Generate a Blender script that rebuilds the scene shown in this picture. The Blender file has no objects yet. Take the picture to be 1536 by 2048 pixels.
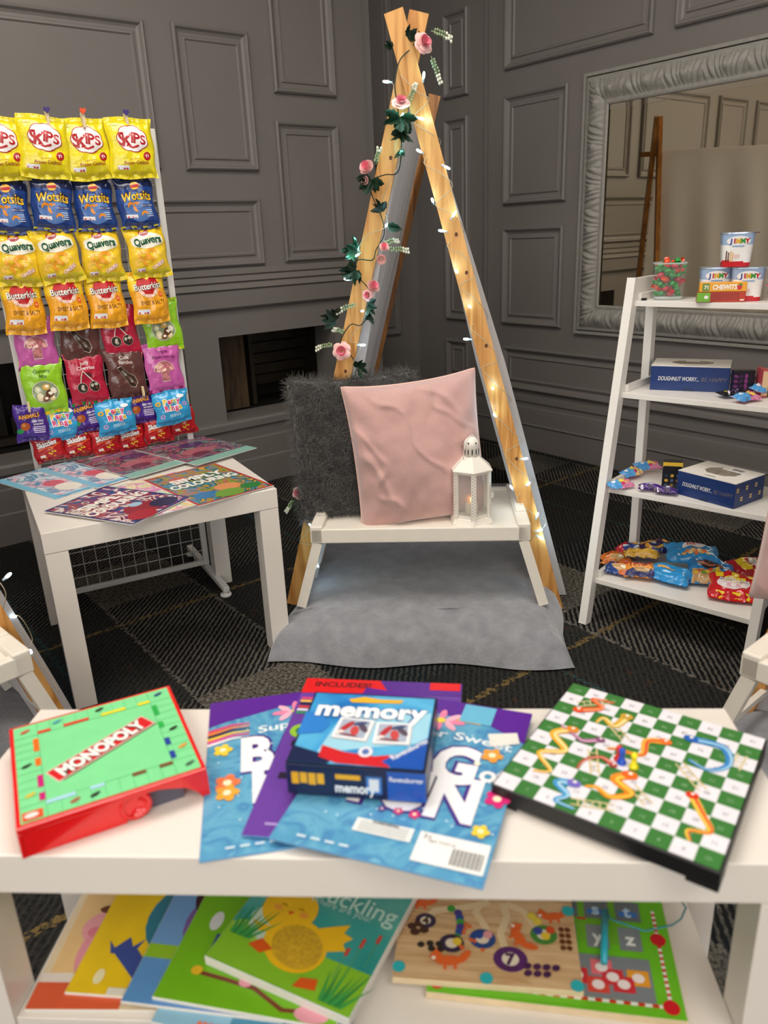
import bpy, bmesh, math, random
from math import sin, cos, pi, radians
from mathutils import Vector, Matrix, noise
random.seed(7)
sc = bpy.context.scene
COL = sc.collection
# ---------------------------------------------------------------- camera, exposure, light
F, PITCH, ROLL, CH = 1544.7, .3441, .0422, 1.034
cp, sp, cr, sr = cos(PITCH), sin(PITCH), cos(ROLL), sin(ROLL)
fwd = Vector((0, cp, -sp)); r0 = Vector((1, 0, 0)); d0 = Vector((0, -sp, -cp))
rgt = r0 * cr + d0 * sr; dwn = -r0 * sr + d0 * cr
cam = bpy.data.cameras.new('camera'); camo = bpy.data.objects.new('camera', cam); COL.objects.link(camo)
cam.sensor_fit = 'HORIZONTAL'; cam.sensor_width = 36; cam.lens = F / 1536 * 36
cam.clip_start = .02
m = Matrix((rgt, -dwn, -fwd)).transposed().to_4x4(); m.translation = (0, 0, CH)
camo.matrix_world = m
cam.dof.use_dof = True; cam.dof.focus_distance = 2.15; cam.dof.aperture_fstop = 6.0
sc.camera = camo
vs = sc.view_settings; vs.view_transform = 'Standard'; vs.look = 'None'; vs.gamma = 1; vs.use_curve_mapping = False
vs.exposure = -0.22
wd = bpy.data.worlds.new('world'); sc.world = wd; wd.use_nodes = True
wd.node_tree.nodes['Background'].inputs[0].default_value = (.9, .92, 1, 1)
wd.node_tree.nodes['Background'].inputs[1].default_value = .3
def area(name, loc, size, power, color, aim=(0, 0, -1)):
    l = bpy.data.lights.new(name, 'AREA'); l.shape = 'RECTANGLE'; l.size, l.size_y = size; l.energy = power; l.color = color
    o = bpy.data.objects.new(name, l); COL.objects.link(o); o.location = loc
    o.rotation_euler = Vector(aim).to_track_quat('-Z', 'Y').to_euler(); return o
area('ceiling_lamp_light', (-.1, 1.35, 2.84), (1.5, 1.0), 32, (1, .965, .92))
area('ceiling_lamp_light', (-1.7, .6, 2.84), (.9, .9), 16, (1, .95, .90))
area('ceiling_lamp_light', (1.2, -.9, 2.84), (1.2, 1.2), 22, (1, .96, .91))
area('ceiling_lamp_light', (-.6, -1.6, 2.84), (1.6, 1.2), 22, (1, .965, .92), (0, .35, -1))

area('window_daylight', (.55, -3.13, 1.45), (2.1, 1.4), 34, (1, .985, .97), (-.612, .791, -.05))  # pair of fill lights added behind the camera to brighten the front faces
area('window_daylight', (-1.72, -2.6, 1.45), (2.1, 1.4), 30, (1, .985, .97), (.791, .612, -.05))

def ray(px, py):
    return (rgt * ((px - 768) / F) + dwn * ((py - 1024) / F) + fwd)
def at_y(px, py, y):
    d = ray(px, py); return Vector((0, 0, CH)) + d * (y / d.y)
def at_z(px, py, z):
    d = ray(px, py); return Vector((0, 0, CH)) + d * ((z - CH) / d.z)

# ---------------------------------------------------------------- materials
def lin(h):
    if isinstance(h, (tuple, list)): return (*h[:3], 1)
    h = h.lstrip('#'); c = [int(h[i:i + 2], 16) / 255 for i in (0, 2, 4)]
    return (*[x / 12.92 if x <= .04045 else ((x + .055) / 1.055) ** 2.4 for x in c], 1)
MC = {}
def mat(name, color, rough=.5, var=.06, scale=20, bump=0, bscale=60, metal=0, spec=.5, emit=0, trans=0, coat=0, sheen=0, alpha=1):
    if name in MC: return MC[name]
    m = bpy.data.materials.new(name); MC[name] = m; m.use_nodes = True; N = m.node_tree.nodes; L = m.node_tree.links
    b = N['Principled BSDF']; c = lin(color)
    b.inputs['Roughness'].default_value = rough; b.inputs['Metallic'].default_value = metal
    b.inputs['Specular IOR Level'].default_value = spec; b.inputs['Coat Weight'].default_value = coat
    b.inputs['Sheen Weight'].default_value = sheen; b.inputs['Transmission Weight'].default_value = trans
    b.inputs['Alpha'].default_value = alpha
    tc = N.new('ShaderNodeTexCoord')
    if var:
        t = N.new('ShaderNodeTexNoise'); t.inputs['Scale'].default_value = scale; t.inputs['Detail'].default_value = 3
        L.new(tc.outputs['Object'], t.inputs['Vector'])
        r = N.new('ShaderNodeValToRGB'); r.color_ramp.elements[0].position = .3; r.color_ramp.elements[1].position = .7
        r.color_ramp.elements[0].color = (*[x * (1 - var) for x in c[:3]], 1); r.color_ramp.elements[1].color = (*[min(1, x * (1 + var)) for x in c[:3]], 1)
        L.new(t.outputs['Fac'], r.inputs['Fac']); L.new(r.outputs['Color'], b.inputs['Base Color'])
    else: b.inputs['Base Color'].default_value = c
    if bump:
        t2 = N.new('ShaderNodeTexNoise'); t2.inputs['Scale'].default_value = bscale; t2.inputs['Detail'].default_value = 4
        L.new(tc.outputs['Object'], t2.inputs['Vector'])
        bp = N.new('ShaderNodeBump'); bp.inputs['Strength'].default_value = bump; bp.inputs['Distance'].default_value = .004
        L.new(t2.outputs['Fac'], bp.inputs['Height']); L.new(bp.outputs['Normal'], b.inputs['Normal'])
    if emit:
        b.inputs['Emission Color'].default_value = c; b.inputs['Emission Strength'].default_value = emit
    return m
def ink(h, gloss=.3): return mat('ink_' + h.strip('#') + ('g' if gloss < .25 else ''), h, gloss, var=.03, scale=40)
def foil(h): return mat('foil_' + h.strip('#'), h, .22, var=.10, scale=26, bump=.85, bscale=42, coat=.4)
def wood(name, c1, c2, axis_scale=(30, 30, 2.2), rough=.45):
    m = bpy.data.materials.new(name); MC[name] = m; m.use_nodes = True; N = m.node_tree.nodes; L = m.node_tree.links
    b = N['Principled BSDF']; b.inputs['Roughness'].default_value = rough
    tc = N.new('ShaderNodeTexCoord'); mp = N.new('ShaderNodeMapping'); mp.inputs['Scale'].default_value = axis_scale
    L.new(tc.outputs['Object'], mp.inputs['Vector'])
    t = N.new('ShaderNodeTexNoise'); t.inputs['Scale'].default_value = 1.6; t.inputs['Detail'].default_value = 5; t.inputs['Distortion'].default_value = 1.2
    L.new(mp.outputs['Vector'], t.inputs['Vector'])
    r = N.new('ShaderNodeValToRGB'); r.color_ramp.elements[0].position = .36; r.color_ramp.elements[1].position = .6
    r.color_ramp.elements[0].color = lin(c1); r.color_ramp.elements[1].color = lin(c2)
    L.new(t.outputs['Fac'], r.inputs['Fac']); L.new(r.outputs['Color'], b.inputs['Base Color'])
    bp = N.new('ShaderNodeBump'); bp.inputs['Strength'].default_value = .15; bp.inputs['Distance'].default_value = .002
    L.new(t.outputs['Fac'], bp.inputs['Height']); L.new(bp.outputs['Normal'], b.inputs['Normal'])
    return m
def collage(name, cols, scale=25, rough=.25, distort=2.0):
    if name in MC: return MC[name]
    m = bpy.data.materials.new(name); MC[name] = m; m.use_nodes = True; N = m.node_tree.nodes; L = m.node_tree.links
    b = N['Principled BSDF']; b.inputs['Roughness'].default_value = rough
    tc = N.new('ShaderNodeTexCoord'); t = N.new('ShaderNodeTexNoise'); t.inputs['Scale'].default_value = scale
    t.inputs['Detail'].default_value = 2.5; t.inputs['Distortion'].default_value = distort
    L.new(tc.outputs['Object'], t.inputs['Vector'])
    r = N.new('ShaderNodeValToRGB'); r.color_ramp.interpolation = 'EASE'
    e = r.color_ramp.elements; n = len(cols)
    for i, c in enumerate(cols):
        p = .32 + .36 * i / max(1, n - 1)
        if i < 2: e[i].position = p; e[i].color = lin(c)
        else: x = e.new(p); x.color = lin(c)
    L.new(t.outputs['Fac'], r.inputs['Fac']); L.new(r.outputs['Color'], b.inputs['Base Color'])
    return m
WHITE = mat('white_lacquer', '#e9e2da', .28, var=.015, scale=3, coat=.15)
WMETAL = mat('white_coated_metal', '#e4e2de', .35, var=.03)
PLAST = mat('white_plastic', '#ebe4d8', .4, var=.02)
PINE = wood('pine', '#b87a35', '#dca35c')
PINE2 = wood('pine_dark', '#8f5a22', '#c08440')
PAINT = mat('grey_wall_paint', '#7b7673', .42, var=.04, scale=2.5, bump=.06, bscale=250, spec=.4)
CLEAR = mat('clear_film', '#f4f6f8', .12, var=0, alpha=.22)
BLACK = ink('#111111')

# ---------------------------------------------------------------- mesh builder
class MB:
    def __init__(s): s.v = []; s.f = []; s.fm = []; s.mats = []; s.fs = []; s.ep = 0
    def lay(s, z): s.ep += 2.5e-6; return z + s.ep      # each print layer sits a hair above the one before
    def mi(s, m):
        if m not in s.mats: s.mats.append(m)
        return s.mats.index(m)
    def add(s, vs_, fs_, m, M=None, smooth=False):
        o = len(s.v); k = s.mi(m) if not isinstance(m, list) else None
        s.v += [(M @ Vector(p)) if M is not None else Vector(p) for p in vs_]
        for i, f in enumerate(fs_):
            s.f.append([o + j for j in f]); s.fm.append(k if k is not None else s.mi(m[i])); s.fs.append(smooth)
        return s
    def box(s, a, b, m, M=None, bev=0):
        x0, y0, z0 = a; x1, y1, z1 = b
        if x0 > x1: x0, x1 = x1, x0
        if y0 > y1: y0, y1 = y1, y0
        if z0 > z1: z0, z1 = z1, z0
        if bev:
            bm = bmesh.new(); bmesh.ops.create_cube(bm, size=1)
            for v in bm.verts: v.co = Vector(((x0 + x1) / 2 + v.co.x * (x1 - x0), (y0 + y1) / 2 + v.co.y * (y1 - y0), (z0 + z1) / 2 + v.co.z * (z1 - z0)))
            bmesh.ops.bevel(bm, geom=bm.edges[:], offset=bev, segments=2, affect='EDGES', profile=.5)
            bm.verts.index_update()
            s.add([v.co.copy() for v in bm.verts], [[v.index for v in f.verts] for f in bm.faces], m, M); bm.free(); return s
        vs_ = [(x0, y0, z0), (x1, y0, z0), (x1, y1, z0), (x0, y1, z0), (x0, y0, z1), (x1, y0, z1), (x1, y1, z1), (x0, y1, z1)]
        return s.add(vs_, [(0, 3, 2, 1), (4, 5, 6, 7), (0, 1, 5, 4), (1, 2, 6, 5), (2, 3, 7, 6), (3, 0, 4, 7)], m, M)
    def prism(s, pts, z0, z1, m, M=None, mtop=None):
        n = len(pts); vs_ = [(p[0], p[1], z0) for p in pts] + [(p[0], p[1], z1) for p in pts]
        fs_ = [list(range(n))[::-1], list(range(n, 2 * n))] + [(i, (i + 1) % n, n + (i + 1) % n, n + i) for i in range(n)]
        return s.add(vs_, fs_, [m, mtop or m] + [m] * n, M)
    def bar(s, p, q, w, t, m, up=(0, 1, 0)):
        p, q = Vector(p), Vector(q); d = (q - p); L = d.length; d.normalize(); u = Vector(up); x = u.cross(d).normalized(); u = d.cross(x)
        M = Matrix((x, u, d)).transposed().to_4x4(); M.translation = p
        return s.box((-w / 2, -t / 2, 0), (w / 2, t / 2, L), m, M)
    def tube(s, pts, r, m, n=6, closed=False, M=None, cap=True):
        pts = [Vector(p) for p in pts]; k = len(pts); vs_ = []; prev = None
        for i, p in enumerate(pts):
            a = pts[(i - 1) % k] if (i or closed) else p; b = pts[(i + 1) % k] if (i < k - 1 or closed) else p
            d = (b - a).normalized() if (b - a).length > 1e-9 else Vector((0, 0, 1))
            if prev is None: x = d.orthogonal().normalized()
            else:
                x = prev - d * prev.dot(d)
                x = x.normalized() if x.length > 1e-6 else d.orthogonal().normalized()
            prev = x; y = d.cross(x); rr = r(i / (k - 1)) if callable(r) else r
            vs_ += [p + (x * cos(2 * pi * j / n) + y * sin(2 * pi * j / n)) * rr for j in range(n)]
        fs_ = [(i * n + j, i * n + (j + 1) % n, ((i + 1) % k) * n + (j + 1) % n, ((i + 1) % k) * n + j) for i in range(k if closed else k - 1) for j in range(n)]
        if cap and not closed: fs_ += [tuple(range(n))[::-1], tuple(range((k - 1) * n, k * n))]
        return s.add(vs_, fs_, m, M, True)
    def lathe(s, prof, m, M=None, n=20, smooth=True, phase=0):
        k = len(prof); vs_ = [(r * cos(2 * pi * j / n + phase), r * sin(2 * pi * j / n + phase), z) for r, z in prof for j in range(n)]
        fs_ = [(i * n + j, i * n + (j + 1) % n, (i + 1) * n + (j + 1) % n, (i + 1) * n + j) for i in range(k - 1) for j in range(n)]
        fs_ += [tuple(range(n))[::-1], tuple(range((k - 1) * n, k * n))]
        return s.add(vs_, fs_, m, M, smooth)
    def ball(s, c, r, m, M=None, n=8, sc_=(1, 1, 1)):
        pr = [(max(1e-5, r * sin(pi * i / n)), -r * cos(pi * i / n)) for i in range(n + 1)]
        T = Matrix.Translation(Vector(c)) @ Matrix.Diagonal((*sc_, 1))
        return s.lathe(pr, m, (M @ T) if M is not None else T, n=n + 4)
    def grid(s, fn, nu, nv, m, M=None, smooth=True, mf=None, closed=False):
        vs_ = [fn(i / nu, j / nv) for j in range(nv + 1) for i in range(nu + 1)]
        fs_ = []; ms = []
        for j in range(nv):
            for i in range(nu):
                a = j * (nu + 1) + i; fs_.append((a, a + 1, a + nu + 2, a + nu + 1)); ms.append(mf((i + .5) / nu, (j + .5) / nv) if mf else m)
        return s.add(vs_, fs_, ms, M, smooth)
    # flat print (decals), z = layer height
    def poly(s, pts, m, z=0, M=None):
        z = s.lay(z); return s.add([(p[0], p[1], z) for p in pts], [list(range(len(pts)))], m, M)
    def rect(s, x0, y0, x1, y1, m, z=0, M=None): return s.poly([(x0, y0), (x1, y0), (x1, y1), (x0, y1)], m, z, M)
    def disc(s, cx, cy, rx, ry, m, z=0, M=None, n=20, rot=0):
        c_, s_ = cos(rot), sin(rot)
        return s.poly([(cx + rx * cos(2 * pi * i / n) * c_ - ry * sin(2 * pi * i / n) * s_, cy + rx * cos(2 * pi * i / n) * s_ + ry * sin(2 * pi * i / n) * c_) for i in range(n)], m, z, M)
    def ribbon(s, pts, w, m, z=0, M=None):
        z = s.lay(z); P_ = [Vector((p[0], p[1])) for p in pts]; vs_ = []; k = len(P_)
        for i, p in enumerate(P_):
            d = (P_[min(i + 1, k - 1)] - P_[max(i - 1, 0)]); d = d.normalized() if d.length else Vector((1, 0)); nn = Vector((-d.y, d.x)); ww = w(i / (k - 1)) if callable(w) else w
            vs_ += [(p.x + nn.x * ww / 2, p.y + nn.y * ww / 2, z), (p.x - nn.x * ww / 2, p.y - nn.y * ww / 2, z)]
        return s.add(vs_, [(2 * i, 2 * i + 1, 2 * i + 3, 2 * i + 2) for i in range(k - 1)], m, M)
    def text(s, t, size, cx, cy, m, z=0, rot=0, bold=0, sx=1, shear=0, M=None, fit=None, arc=0):
        vs_, fs_ = glyphs(t, bold); z = s.lay(z)
        if not vs_: return s
        xs = [p[0] for p in vs_]; w = max(xs) - min(xs)
        if fit: sx = fit / (w * size)
        c_, s_ = cos(rot), sin(rot); out = []
        for x, y in vs_:
            X = (x - (max(xs) + min(xs)) / 2) * size * sx + y * size * shear; Y = (y - .35) * size
            if arc: Y += arc * (1 - (2 * X / (w * size * sx)) ** 2)
            out.append((cx + X * c_ - Y * s_, cy + X * s_ + Y * c_, z))
        return s.add(out, fs_, m, M)
    def otext(s, t, size, cx, cy, m, mo, z=0, rot=0, bold=.03, out=.05, dz=.0003, **k):
        s.text(t, size, cx, cy, mo, z, rot, bold + out, **k); return s.text(t, size, cx, cy, m, z + dz, rot, bold, **k)
    def build(s, name, parent=None, loc=None, rot=None, M=None):
        me = bpy.data.meshes.new(name); me.from_pydata([tuple(p) for p in s.v], [], s.f); me.update()
        for m_ in s.mats: me.materials.append(m_)
        me.polygons.foreach_set('material_index', s.fm); me.polygons.foreach_set('use_smooth', s.fs); me.update()
        o = bpy.data.objects.new(name, me); COL.objects.link(o)
        if parent: o.parent = parent
        if M is not None: o.matrix_local = M
        else:
            if loc is not None: o.location = loc
            if rot is not None: o.rotation_euler = rot
        return o
GC = {}
def glyphs(t, bold=0):
    k = (t, round(bold, 3))
    if k in GC: return GC[k]
    cu = bpy.data.curves.new('lettering', 'FONT'); cu.body = t; cu.size = 1; cu.offset = bold; cu.resolution_u = 3; cu.fill_mode = 'FRONT'
    o = bpy.data.objects.new('lettering', cu); me = bpy.data.meshes.new_from_object(o)
    r = ([(v.co.x, v.co.y) for v in me.vertices], [list(p.vertices) for p in me.polygons])
    # make all faces look up
    fs_ = []
    for f in r[1]:
        a = sum(r[0][f[i]][0] * r[0][f[(i + 1) % len(f)]][1] - r[0][f[(i + 1) % len(f)]][0] * r[0][f[i]][1] for i in range(len(f)))
        fs_.append(f if a > 0 else f[::-1])
    bpy.data.objects.remove(o); bpy.data.meshes.remove(me); bpy.data.curves.remove(cu)
    GC[k] = (r[0], fs_); return GC[k]
def drape(src, fn, gx, gy):
    """cut the flat prints in src on a grid and bend them over fn(x, y, z)"""
    bm = bmesh.new(); vs_ = [bm.verts.new(p) for p in src.v]; bm.verts.ensure_lookup_table()
    for f, k in zip(src.f, src.fm):
        try: g = bm.faces.new([vs_[i] for i in f]); g.material_index = k
        except ValueError: pass
    for x in gx: bmesh.ops.bisect_plane(bm, geom=bm.verts[:] + bm.edges[:] + bm.faces[:], plane_co=(x, 0, 0), plane_no=(1, 0, 0))
    for y in gy: bmesh.ops.bisect_plane(bm, geom=bm.verts[:] + bm.edges[:] + bm.faces[:], plane_co=(0, y, 0), plane_no=(0, 1, 0))
    bm.verts.index_update()
    out = MB(); out.mats = src.mats[:]
    out.v = [Vector(fn(*v.co)) for v in bm.verts]
    for f in bm.faces: out.f.append([v.index for v in f.verts]); out.fm.append(f.material_index); out.fs.append(True)
    bm.free(); return out
def merge(a, b, M=None):
    o = len(a.v); a.v += [(M @ p) if M is not None else p for p in b.v]
    idx = [a.mi(m_) for m_ in b.mats]
    for f, k, s_ in zip(b.f, b.fm, b.fs): a.f.append([o + i for i in f]); a.fm.append(idx[k]); a.fs.append(s_)
    return a
# ---------------------------------------------------------------- things
def tag(o, label, cat, group=None, kind=None):
    o['label'] = label; o['category'] = cat
    if group: o['group'] = group
    if kind: o['kind'] = kind
    return o
def thing(name, label, cat, loc=(0, 0, 0), rz=0, group=None, M=None):
    o = bpy.data.objects.new(name, None); COL.objects.link(o); o.empty_display_size = .05
    if M is not None: o.matrix_world = M
    else: o.location = loc; o.rotation_euler = (0, 0, rz)
    return tag(o, label, cat, group)
def struct(o): o['kind'] = 'structure'; return o
def children_of(o): return [c for c in bpy.data.objects if c.parent == o]
def copy_tree(o, parent=None):
    c = o.copy(); COL.objects.link(c)
    if parent: c.parent = parent; c.matrix_local = o.matrix_local
    for ch in children_of(o): copy_tree(ch, c)
    return c
def TR(x, y, z, rz=0): return Matrix.Translation((x, y, z)) @ Matrix.Rotation(rz, 4, 'Z')
# ================================================================ the room
WA = .6585; WM = Matrix.Rotation(WA, 4, 'Z')          # u along the left wall, v towards it
H = 2.9
def carpet():
    m = bpy.data.materials.new('carpet'); m.use_nodes = True; N = m.node_tree.nodes; L = m.node_tree.links
    b = N['Principled BSDF']; b.inputs['Roughness'].default_value = .95; b.inputs['Specular IOR Level'].default_value = .1
    tc = N.new('ShaderNodeTexCoord')
    def mapping(rz, s=(1, 1, 1)):
        mp = N.new('ShaderNodeMapping'); mp.inputs['Rotation'].default_value = (0, 0, rz); mp.inputs['Scale'].default_value = s; L.new(tc.outputs['Object'], mp.inputs['Vector']); return mp
    def noise_(sc_, mp, det=2):
        t = N.new('ShaderNodeTexNoise'); t.inputs['Scale'].default_value = sc_; t.inputs['Detail'].default_value = det; L.new(mp.outputs['Vector'], t.inputs['Vector']); return t
    def ramp(src, p0, p1, c0=(0, 0, 0, 1), c1=(1, 1, 1, 1)):
        r = N.new('ShaderNodeValToRGB'); e = r.color_ramp.elements; e[0].position = p0; e[1].position = p1; e[0].color = c0; e[1].color = c1; L.new(src, r.inputs['Fac']); return r
    def mix(f, a, c, mode='MIX'):
        x = N.new('ShaderNodeMix'); x.data_type = 'RGBA'; x.blend_type = mode
        for sck, val in ((x.inputs[0], f), (x.inputs[6], a), (x.inputs[7], c)):
            if hasattr(val, 'is_linked'): L.new(val, sck)
            else: sck.default_value = val
        return x.outputs[2]
    def wave(mp, s_, dist=0.4):
        w = N.new('ShaderNodeTexWave'); w.inputs['Scale'].default_value = s_; w.inputs['Distortion'].default_value = dist; w.inputs['Detail'].default_value = 1.5; w.inputs['Detail Scale'].default_value = 3; L.new(mp.outputs['Vector'], w.inputs['Vector']); return w
    def math_(op, a_, b_=None, c_=None):
        x = N.new('ShaderNodeMath'); x.operation = op
        for i, v in enumerate((a_, b_, c_)):
            if v is None: continue
            if hasattr(v, 'is_linked'): L.new(v, x.inputs[i])
            else: x.inputs[i].default_value = v
        return x.outputs[0]
    m0 = mapping(0); sx = N.new('ShaderNodeSeparateXYZ'); L.new(tc.outputs['Object'], sx.inputs[0]); U, V = sx.outputs[0], sx.outputs[1]
    jit = math_('MULTIPLY', math_('SUBTRACT', noise_(90, m0, 2).outputs['Fac'], .5), .03)
    def phase(c, o_): return math_('FRACT', math_('DIVIDE', math_('ADD', math_('SUBTRACT', c, o_), jit), .95))
    def band(c, o_, wd_): return math_('LESS_THAN', phase(c, o_), wd_)
    bu, bv = band(U, .617, .305), band(V, 1.25, .33)
    w1 = wave(mapping(pi / 4), 22.5, 2.2); rib = ramp(w1.outputs['Fac'], .38, .72).outputs['Color']
    fuzz = ramp(noise_(120, m0, 4).outputs['Fac'], .32, .68).outputs['Color']; patch = ramp(noise_(7, m0, 3).outputs['Fac'], .3, .7).outputs['Color']
    dark = mix(fuzz, lin('#121212'), lin('#2f2e2c')); dark = mix(mix(1.0, rib, (.45, .45, .45, 1), 'MULTIPLY'), dark, lin('#3a3936'))
    lite = mix(rib, lin('#151516'), mix(patch, lin('#4f4b46'), lin('#6e6961'))); lite = mix(mix(1.0, fuzz, (.35, .35, .35, 1), 'MULTIPLY'), lite, lin('#1c1c1c'))
    both = mix(fuzz, lin('#26241f'), lin('#7a746a')); both = mix(mix(1.0, rib, (.3, .3, .3, 1), 'MULTIPLY'), both, lin('#2a2825'))
    vband = mix(rib, lin('#171718'), mix(fuzz, lin('#2c2b2a'), lin('#55524c')))
    a1 = mix(bu, dark, lite); a2 = mix(bu, vband, both); base = mix(bv, a1, a2)
    broken = ramp(noise_(70, m0, 2).outputs['Fac'], .42, .55).outputs['Color']
    ly = math_('LESS_THAN', phase(V, 1.105), .018); lu = math_('LESS_THAN', phase(U, .40), .012); lb = math_('LESS_THAN', phase(U, .610), .010); lc = math_('LESS_THAN', phase(U, .905), .010)
    base = mix(mix(1.0, ly, broken, 'MULTIPLY'), base, lin('#6e5c38')); base = mix(mix(1.0, lu, broken, 'MULTIPLY'), base, lin('#2c4544'))
    base = mix(mix(1.0, math_('MAXIMUM', lb, lc), broken, 'MULTIPLY'), base, lin('#68635b'))
    speck = ramp(noise_(26, mapping(.7), 1).outputs['Fac'], .70, .76).outputs['Color']; base = mix(mix(1.0, speck, (.6, .6, .6, 1), 'MULTIPLY'), base, lin('#4a3020'))
    teal = ramp(noise_(1.6, mapping(1.1), 2).outputs['Fac'], .55, .66).outputs['Color']; base = mix(mix(1.0, teal, (.55, .55, .55, 1), 'MULTIPLY'), base, lin('#101f24'))
    L.new(base, b.inputs['Base Color'])
    bp = N.new('ShaderNodeBump'); bp.inputs['Strength'].default_value = .6; bp.inputs['Distance'].default_value = .004
    L.new(rib, bp.inputs['Height']); L.new(bp.outputs['Normal'], b.inputs['Normal'])
    return m
fl = MB(); fl.box((-3, -2.9, -.05), (3.1, 3.9, 0), carpet()); struct(fl.build('floor', M=WM))
ce = MB(); ce.box((-3, -2.9, H), (3.1, 3.9, H + .05), mat('ceiling_paint', '#d8d2c6', .8)); struct(ce.build('ceiling', M=WM))
PROF = [(0, 0), (.002, .014), (.008, .020), (.014, .018), (.021, .008), (.030, .003), (.039, .0035), (.043, .0095), (.050, .0105), (.055, .005), (.058, .005)]
def mould(b, to3, a0, a1, z0, z1, m, prof=PROF):
    """mitred bolection moulding round a panel; to3(a, z, h) lifts wall coordinates to room coordinates"""
    vs_ = []
    for d, h in prof:
        vs_ += [to3(a0 + d, z0 + d, h), to3(a1 - d, z0 + d, h), to3(a1 - d, z1 - d, h), to3(a0 + d, z1 - d, h)]
    k = len(prof); fs_ = [(i * 4 + j, i * 4 + (j + 1) % 4, (i + 1) * 4 + (j + 1) % 4, (i + 1) * 4 + j) for i in range(k - 1) for j in range(4)]
    fs_.append([(k - 1) * 4 + j for j in range(4)])
    b.add(vs_, fs_, m)
VL = 3.03
toL = lambda a, z, h: (a, VL - h, z)
toB = lambda a, z, h: (a, 3.35 - h, z)
UR = 2.88
toR = lambda a, z, h: (UR - h, a, z)
def rail(b, to3, a0, a1, prof, m):
    """horizontal moulding: prof = list of (z, h)"""
    vs_ = []
    for z, h in prof: vs_ += [to3(a0, z, h), to3(a1, z, h)]
    fs_ = [(2 * i, 2 * i + 1, 2 * i + 3, 2 * i + 2) for i in range(len(prof) - 1)] + [[2 * i for i in range(len(prof))], [2 * i + 1 for i in range(len(prof))]]
    b.add(vs_, fs_, m)
wl = MB()
PT = PAINT; OPEN = [(.16, 1.345), (1.503, 2.10)]; Z0, Z1 = .295, .655
wl.box((-3, VL, 0), (2.33, 3.2, Z0), PT); wl.box((-3, VL, Z1), (2.33, 3.2, H), PT)
for a, b_ in ((-3, .16), (1.345, 1.503), (2.10, 2.33)): wl.box((a, VL, Z0), (b_, 3.2, Z1), PT)
for a in ((.62, 1.34, 1.30, 1.795), (1.444, 1.764, 1.30, 1.80), (1.866, 2.175, 1.595, 2.4), (1.856, 2.175, .94, 1.495), (.62, 1.755, .935, 1.20), (.14, .50, 1.30, 1.80),
          (1.444, 1.764, 1.925, 2.5), (.62, 1.34, 1.925, 2.5), (.14, .50, .935, 1.2), (.14, .5, 1.925, 2.5), (-.5, .02, 1.3, 1.8), (-.5, .02, .935, 1.2), (-1.6, -.62, .935, 1.8), (-2.8, -1.75, .935, 1.8)):
    mould(wl, toL, *a, PT)
wl.box((2.33, 3.33, 0), (3.1, 3.5, H), PT)                      # back of the corner niche
mould(wl, lambda a, z, h: (a, 3.33 - h, z), 2.42, 2.74, .52, 1.22, PT); mould(wl, lambda a, z, h: (a, 3.33 - h, z), 2.42, 2.74, 1.36, 2.4, PT)
wl.box((2.23, 3.1, 0), (2.33, 3.4, H), PT)                      # cheek of the chimney breast
wl.box((2.33, 3.0, 0), (2.352, 3.22, H), PT)                    # raised corner strip
struct(wl.build('wall_left', M=WM))
tr = MB()
rail(tr, toL, -3, 2.335, [(.93, 0), (.929, .012), (.905, .014), (.90, .006), (.897, .014), (.877, .020), (.872, .010), (.868, .022), (.848, .030), (.843, .018), (.838, .024), (.775, .024), (.765, .012), (.76, 0)], PT)
struct(tr.build('trim_1', M=WM))
tr = MB()
rail(tr, toL, -3, 2.34, [(.300, 0), (.298, .03), (.288, .036), (.262, .036), (.255, .026), (.21, .024), (.205, .034), (.12, .036), (.115, .042), (0, .044)], PT)
struct(tr.build('baseboard_left', M=WM))
# dark recesses either side of the pier, a board standing in the right-hand one
rc = MB(); DK = mat('soot_black', '#14120f', .6); BR = wood('recess_board', '#33261a', '#57432c', (40, 40, 3), .6)  # recess linings in one near-black
PL = mat('recess_planks', '#2b2419', .5, var=.3, scale=14)
for a, b_ in OPEN:
    rc.box((a - .05, 3.46, .2), (b_ + .12, 3.5, .8), DK); rc.box((a - .05, 3.2, .25), (b_ + .12, 3.46, Z0 - .001), DK); rc.box((a - .05, 3.2, Z1 + .001), (b_ + .12, 3.46, .7), DK)
    rc.box((a - .06, 3.2, .25), (a - .01, 3.46, .7), DK); rc.box((b_ + .08, 3.2, .25), (b_ + .12, 3.46, .7), DK)
struct(rc.build('trim_2', M=WM))
bd = MB(); bd.box((1.60, 3.22, .3), (1.72, 3.24, .655), BR)
tag(bd.build('wooden_board', M=WM), 'brown wooden board standing upright inside the dark wall recess', 'board')
pk = MB()
for i in range(5): pk.box((1.78, 3.40 - .02 * i, .36 + .055 * i), (2.16, 3.415 - .02 * i, .405 + .055 * i), PL)
pk.box((1.76, 3.25, .3), (1.78, 3.44, .655), PL); pk.box((2.14, 3.25, .3), (2.16, 3.44, .655), PL)
tag(pk.build('slatted_panel', M=WM), 'dark slatted panel inside the right wall recess beside the brown board', 'panel')
lg = MB()
for i in range(6): lg.box((.5 + .07 * i, 3.36, .3), (.55 + .07 * i, 3.40, .40 + .14 * ((i * 7) % 3) / 2), PL)
lg.box((.4, 3.30, .3), (1.2, 3.42, .33), PL)
tag(lg.build('fire_grate', M=WM), 'dark grate inside the left wall recess behind the snack rack', 'grate')
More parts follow.
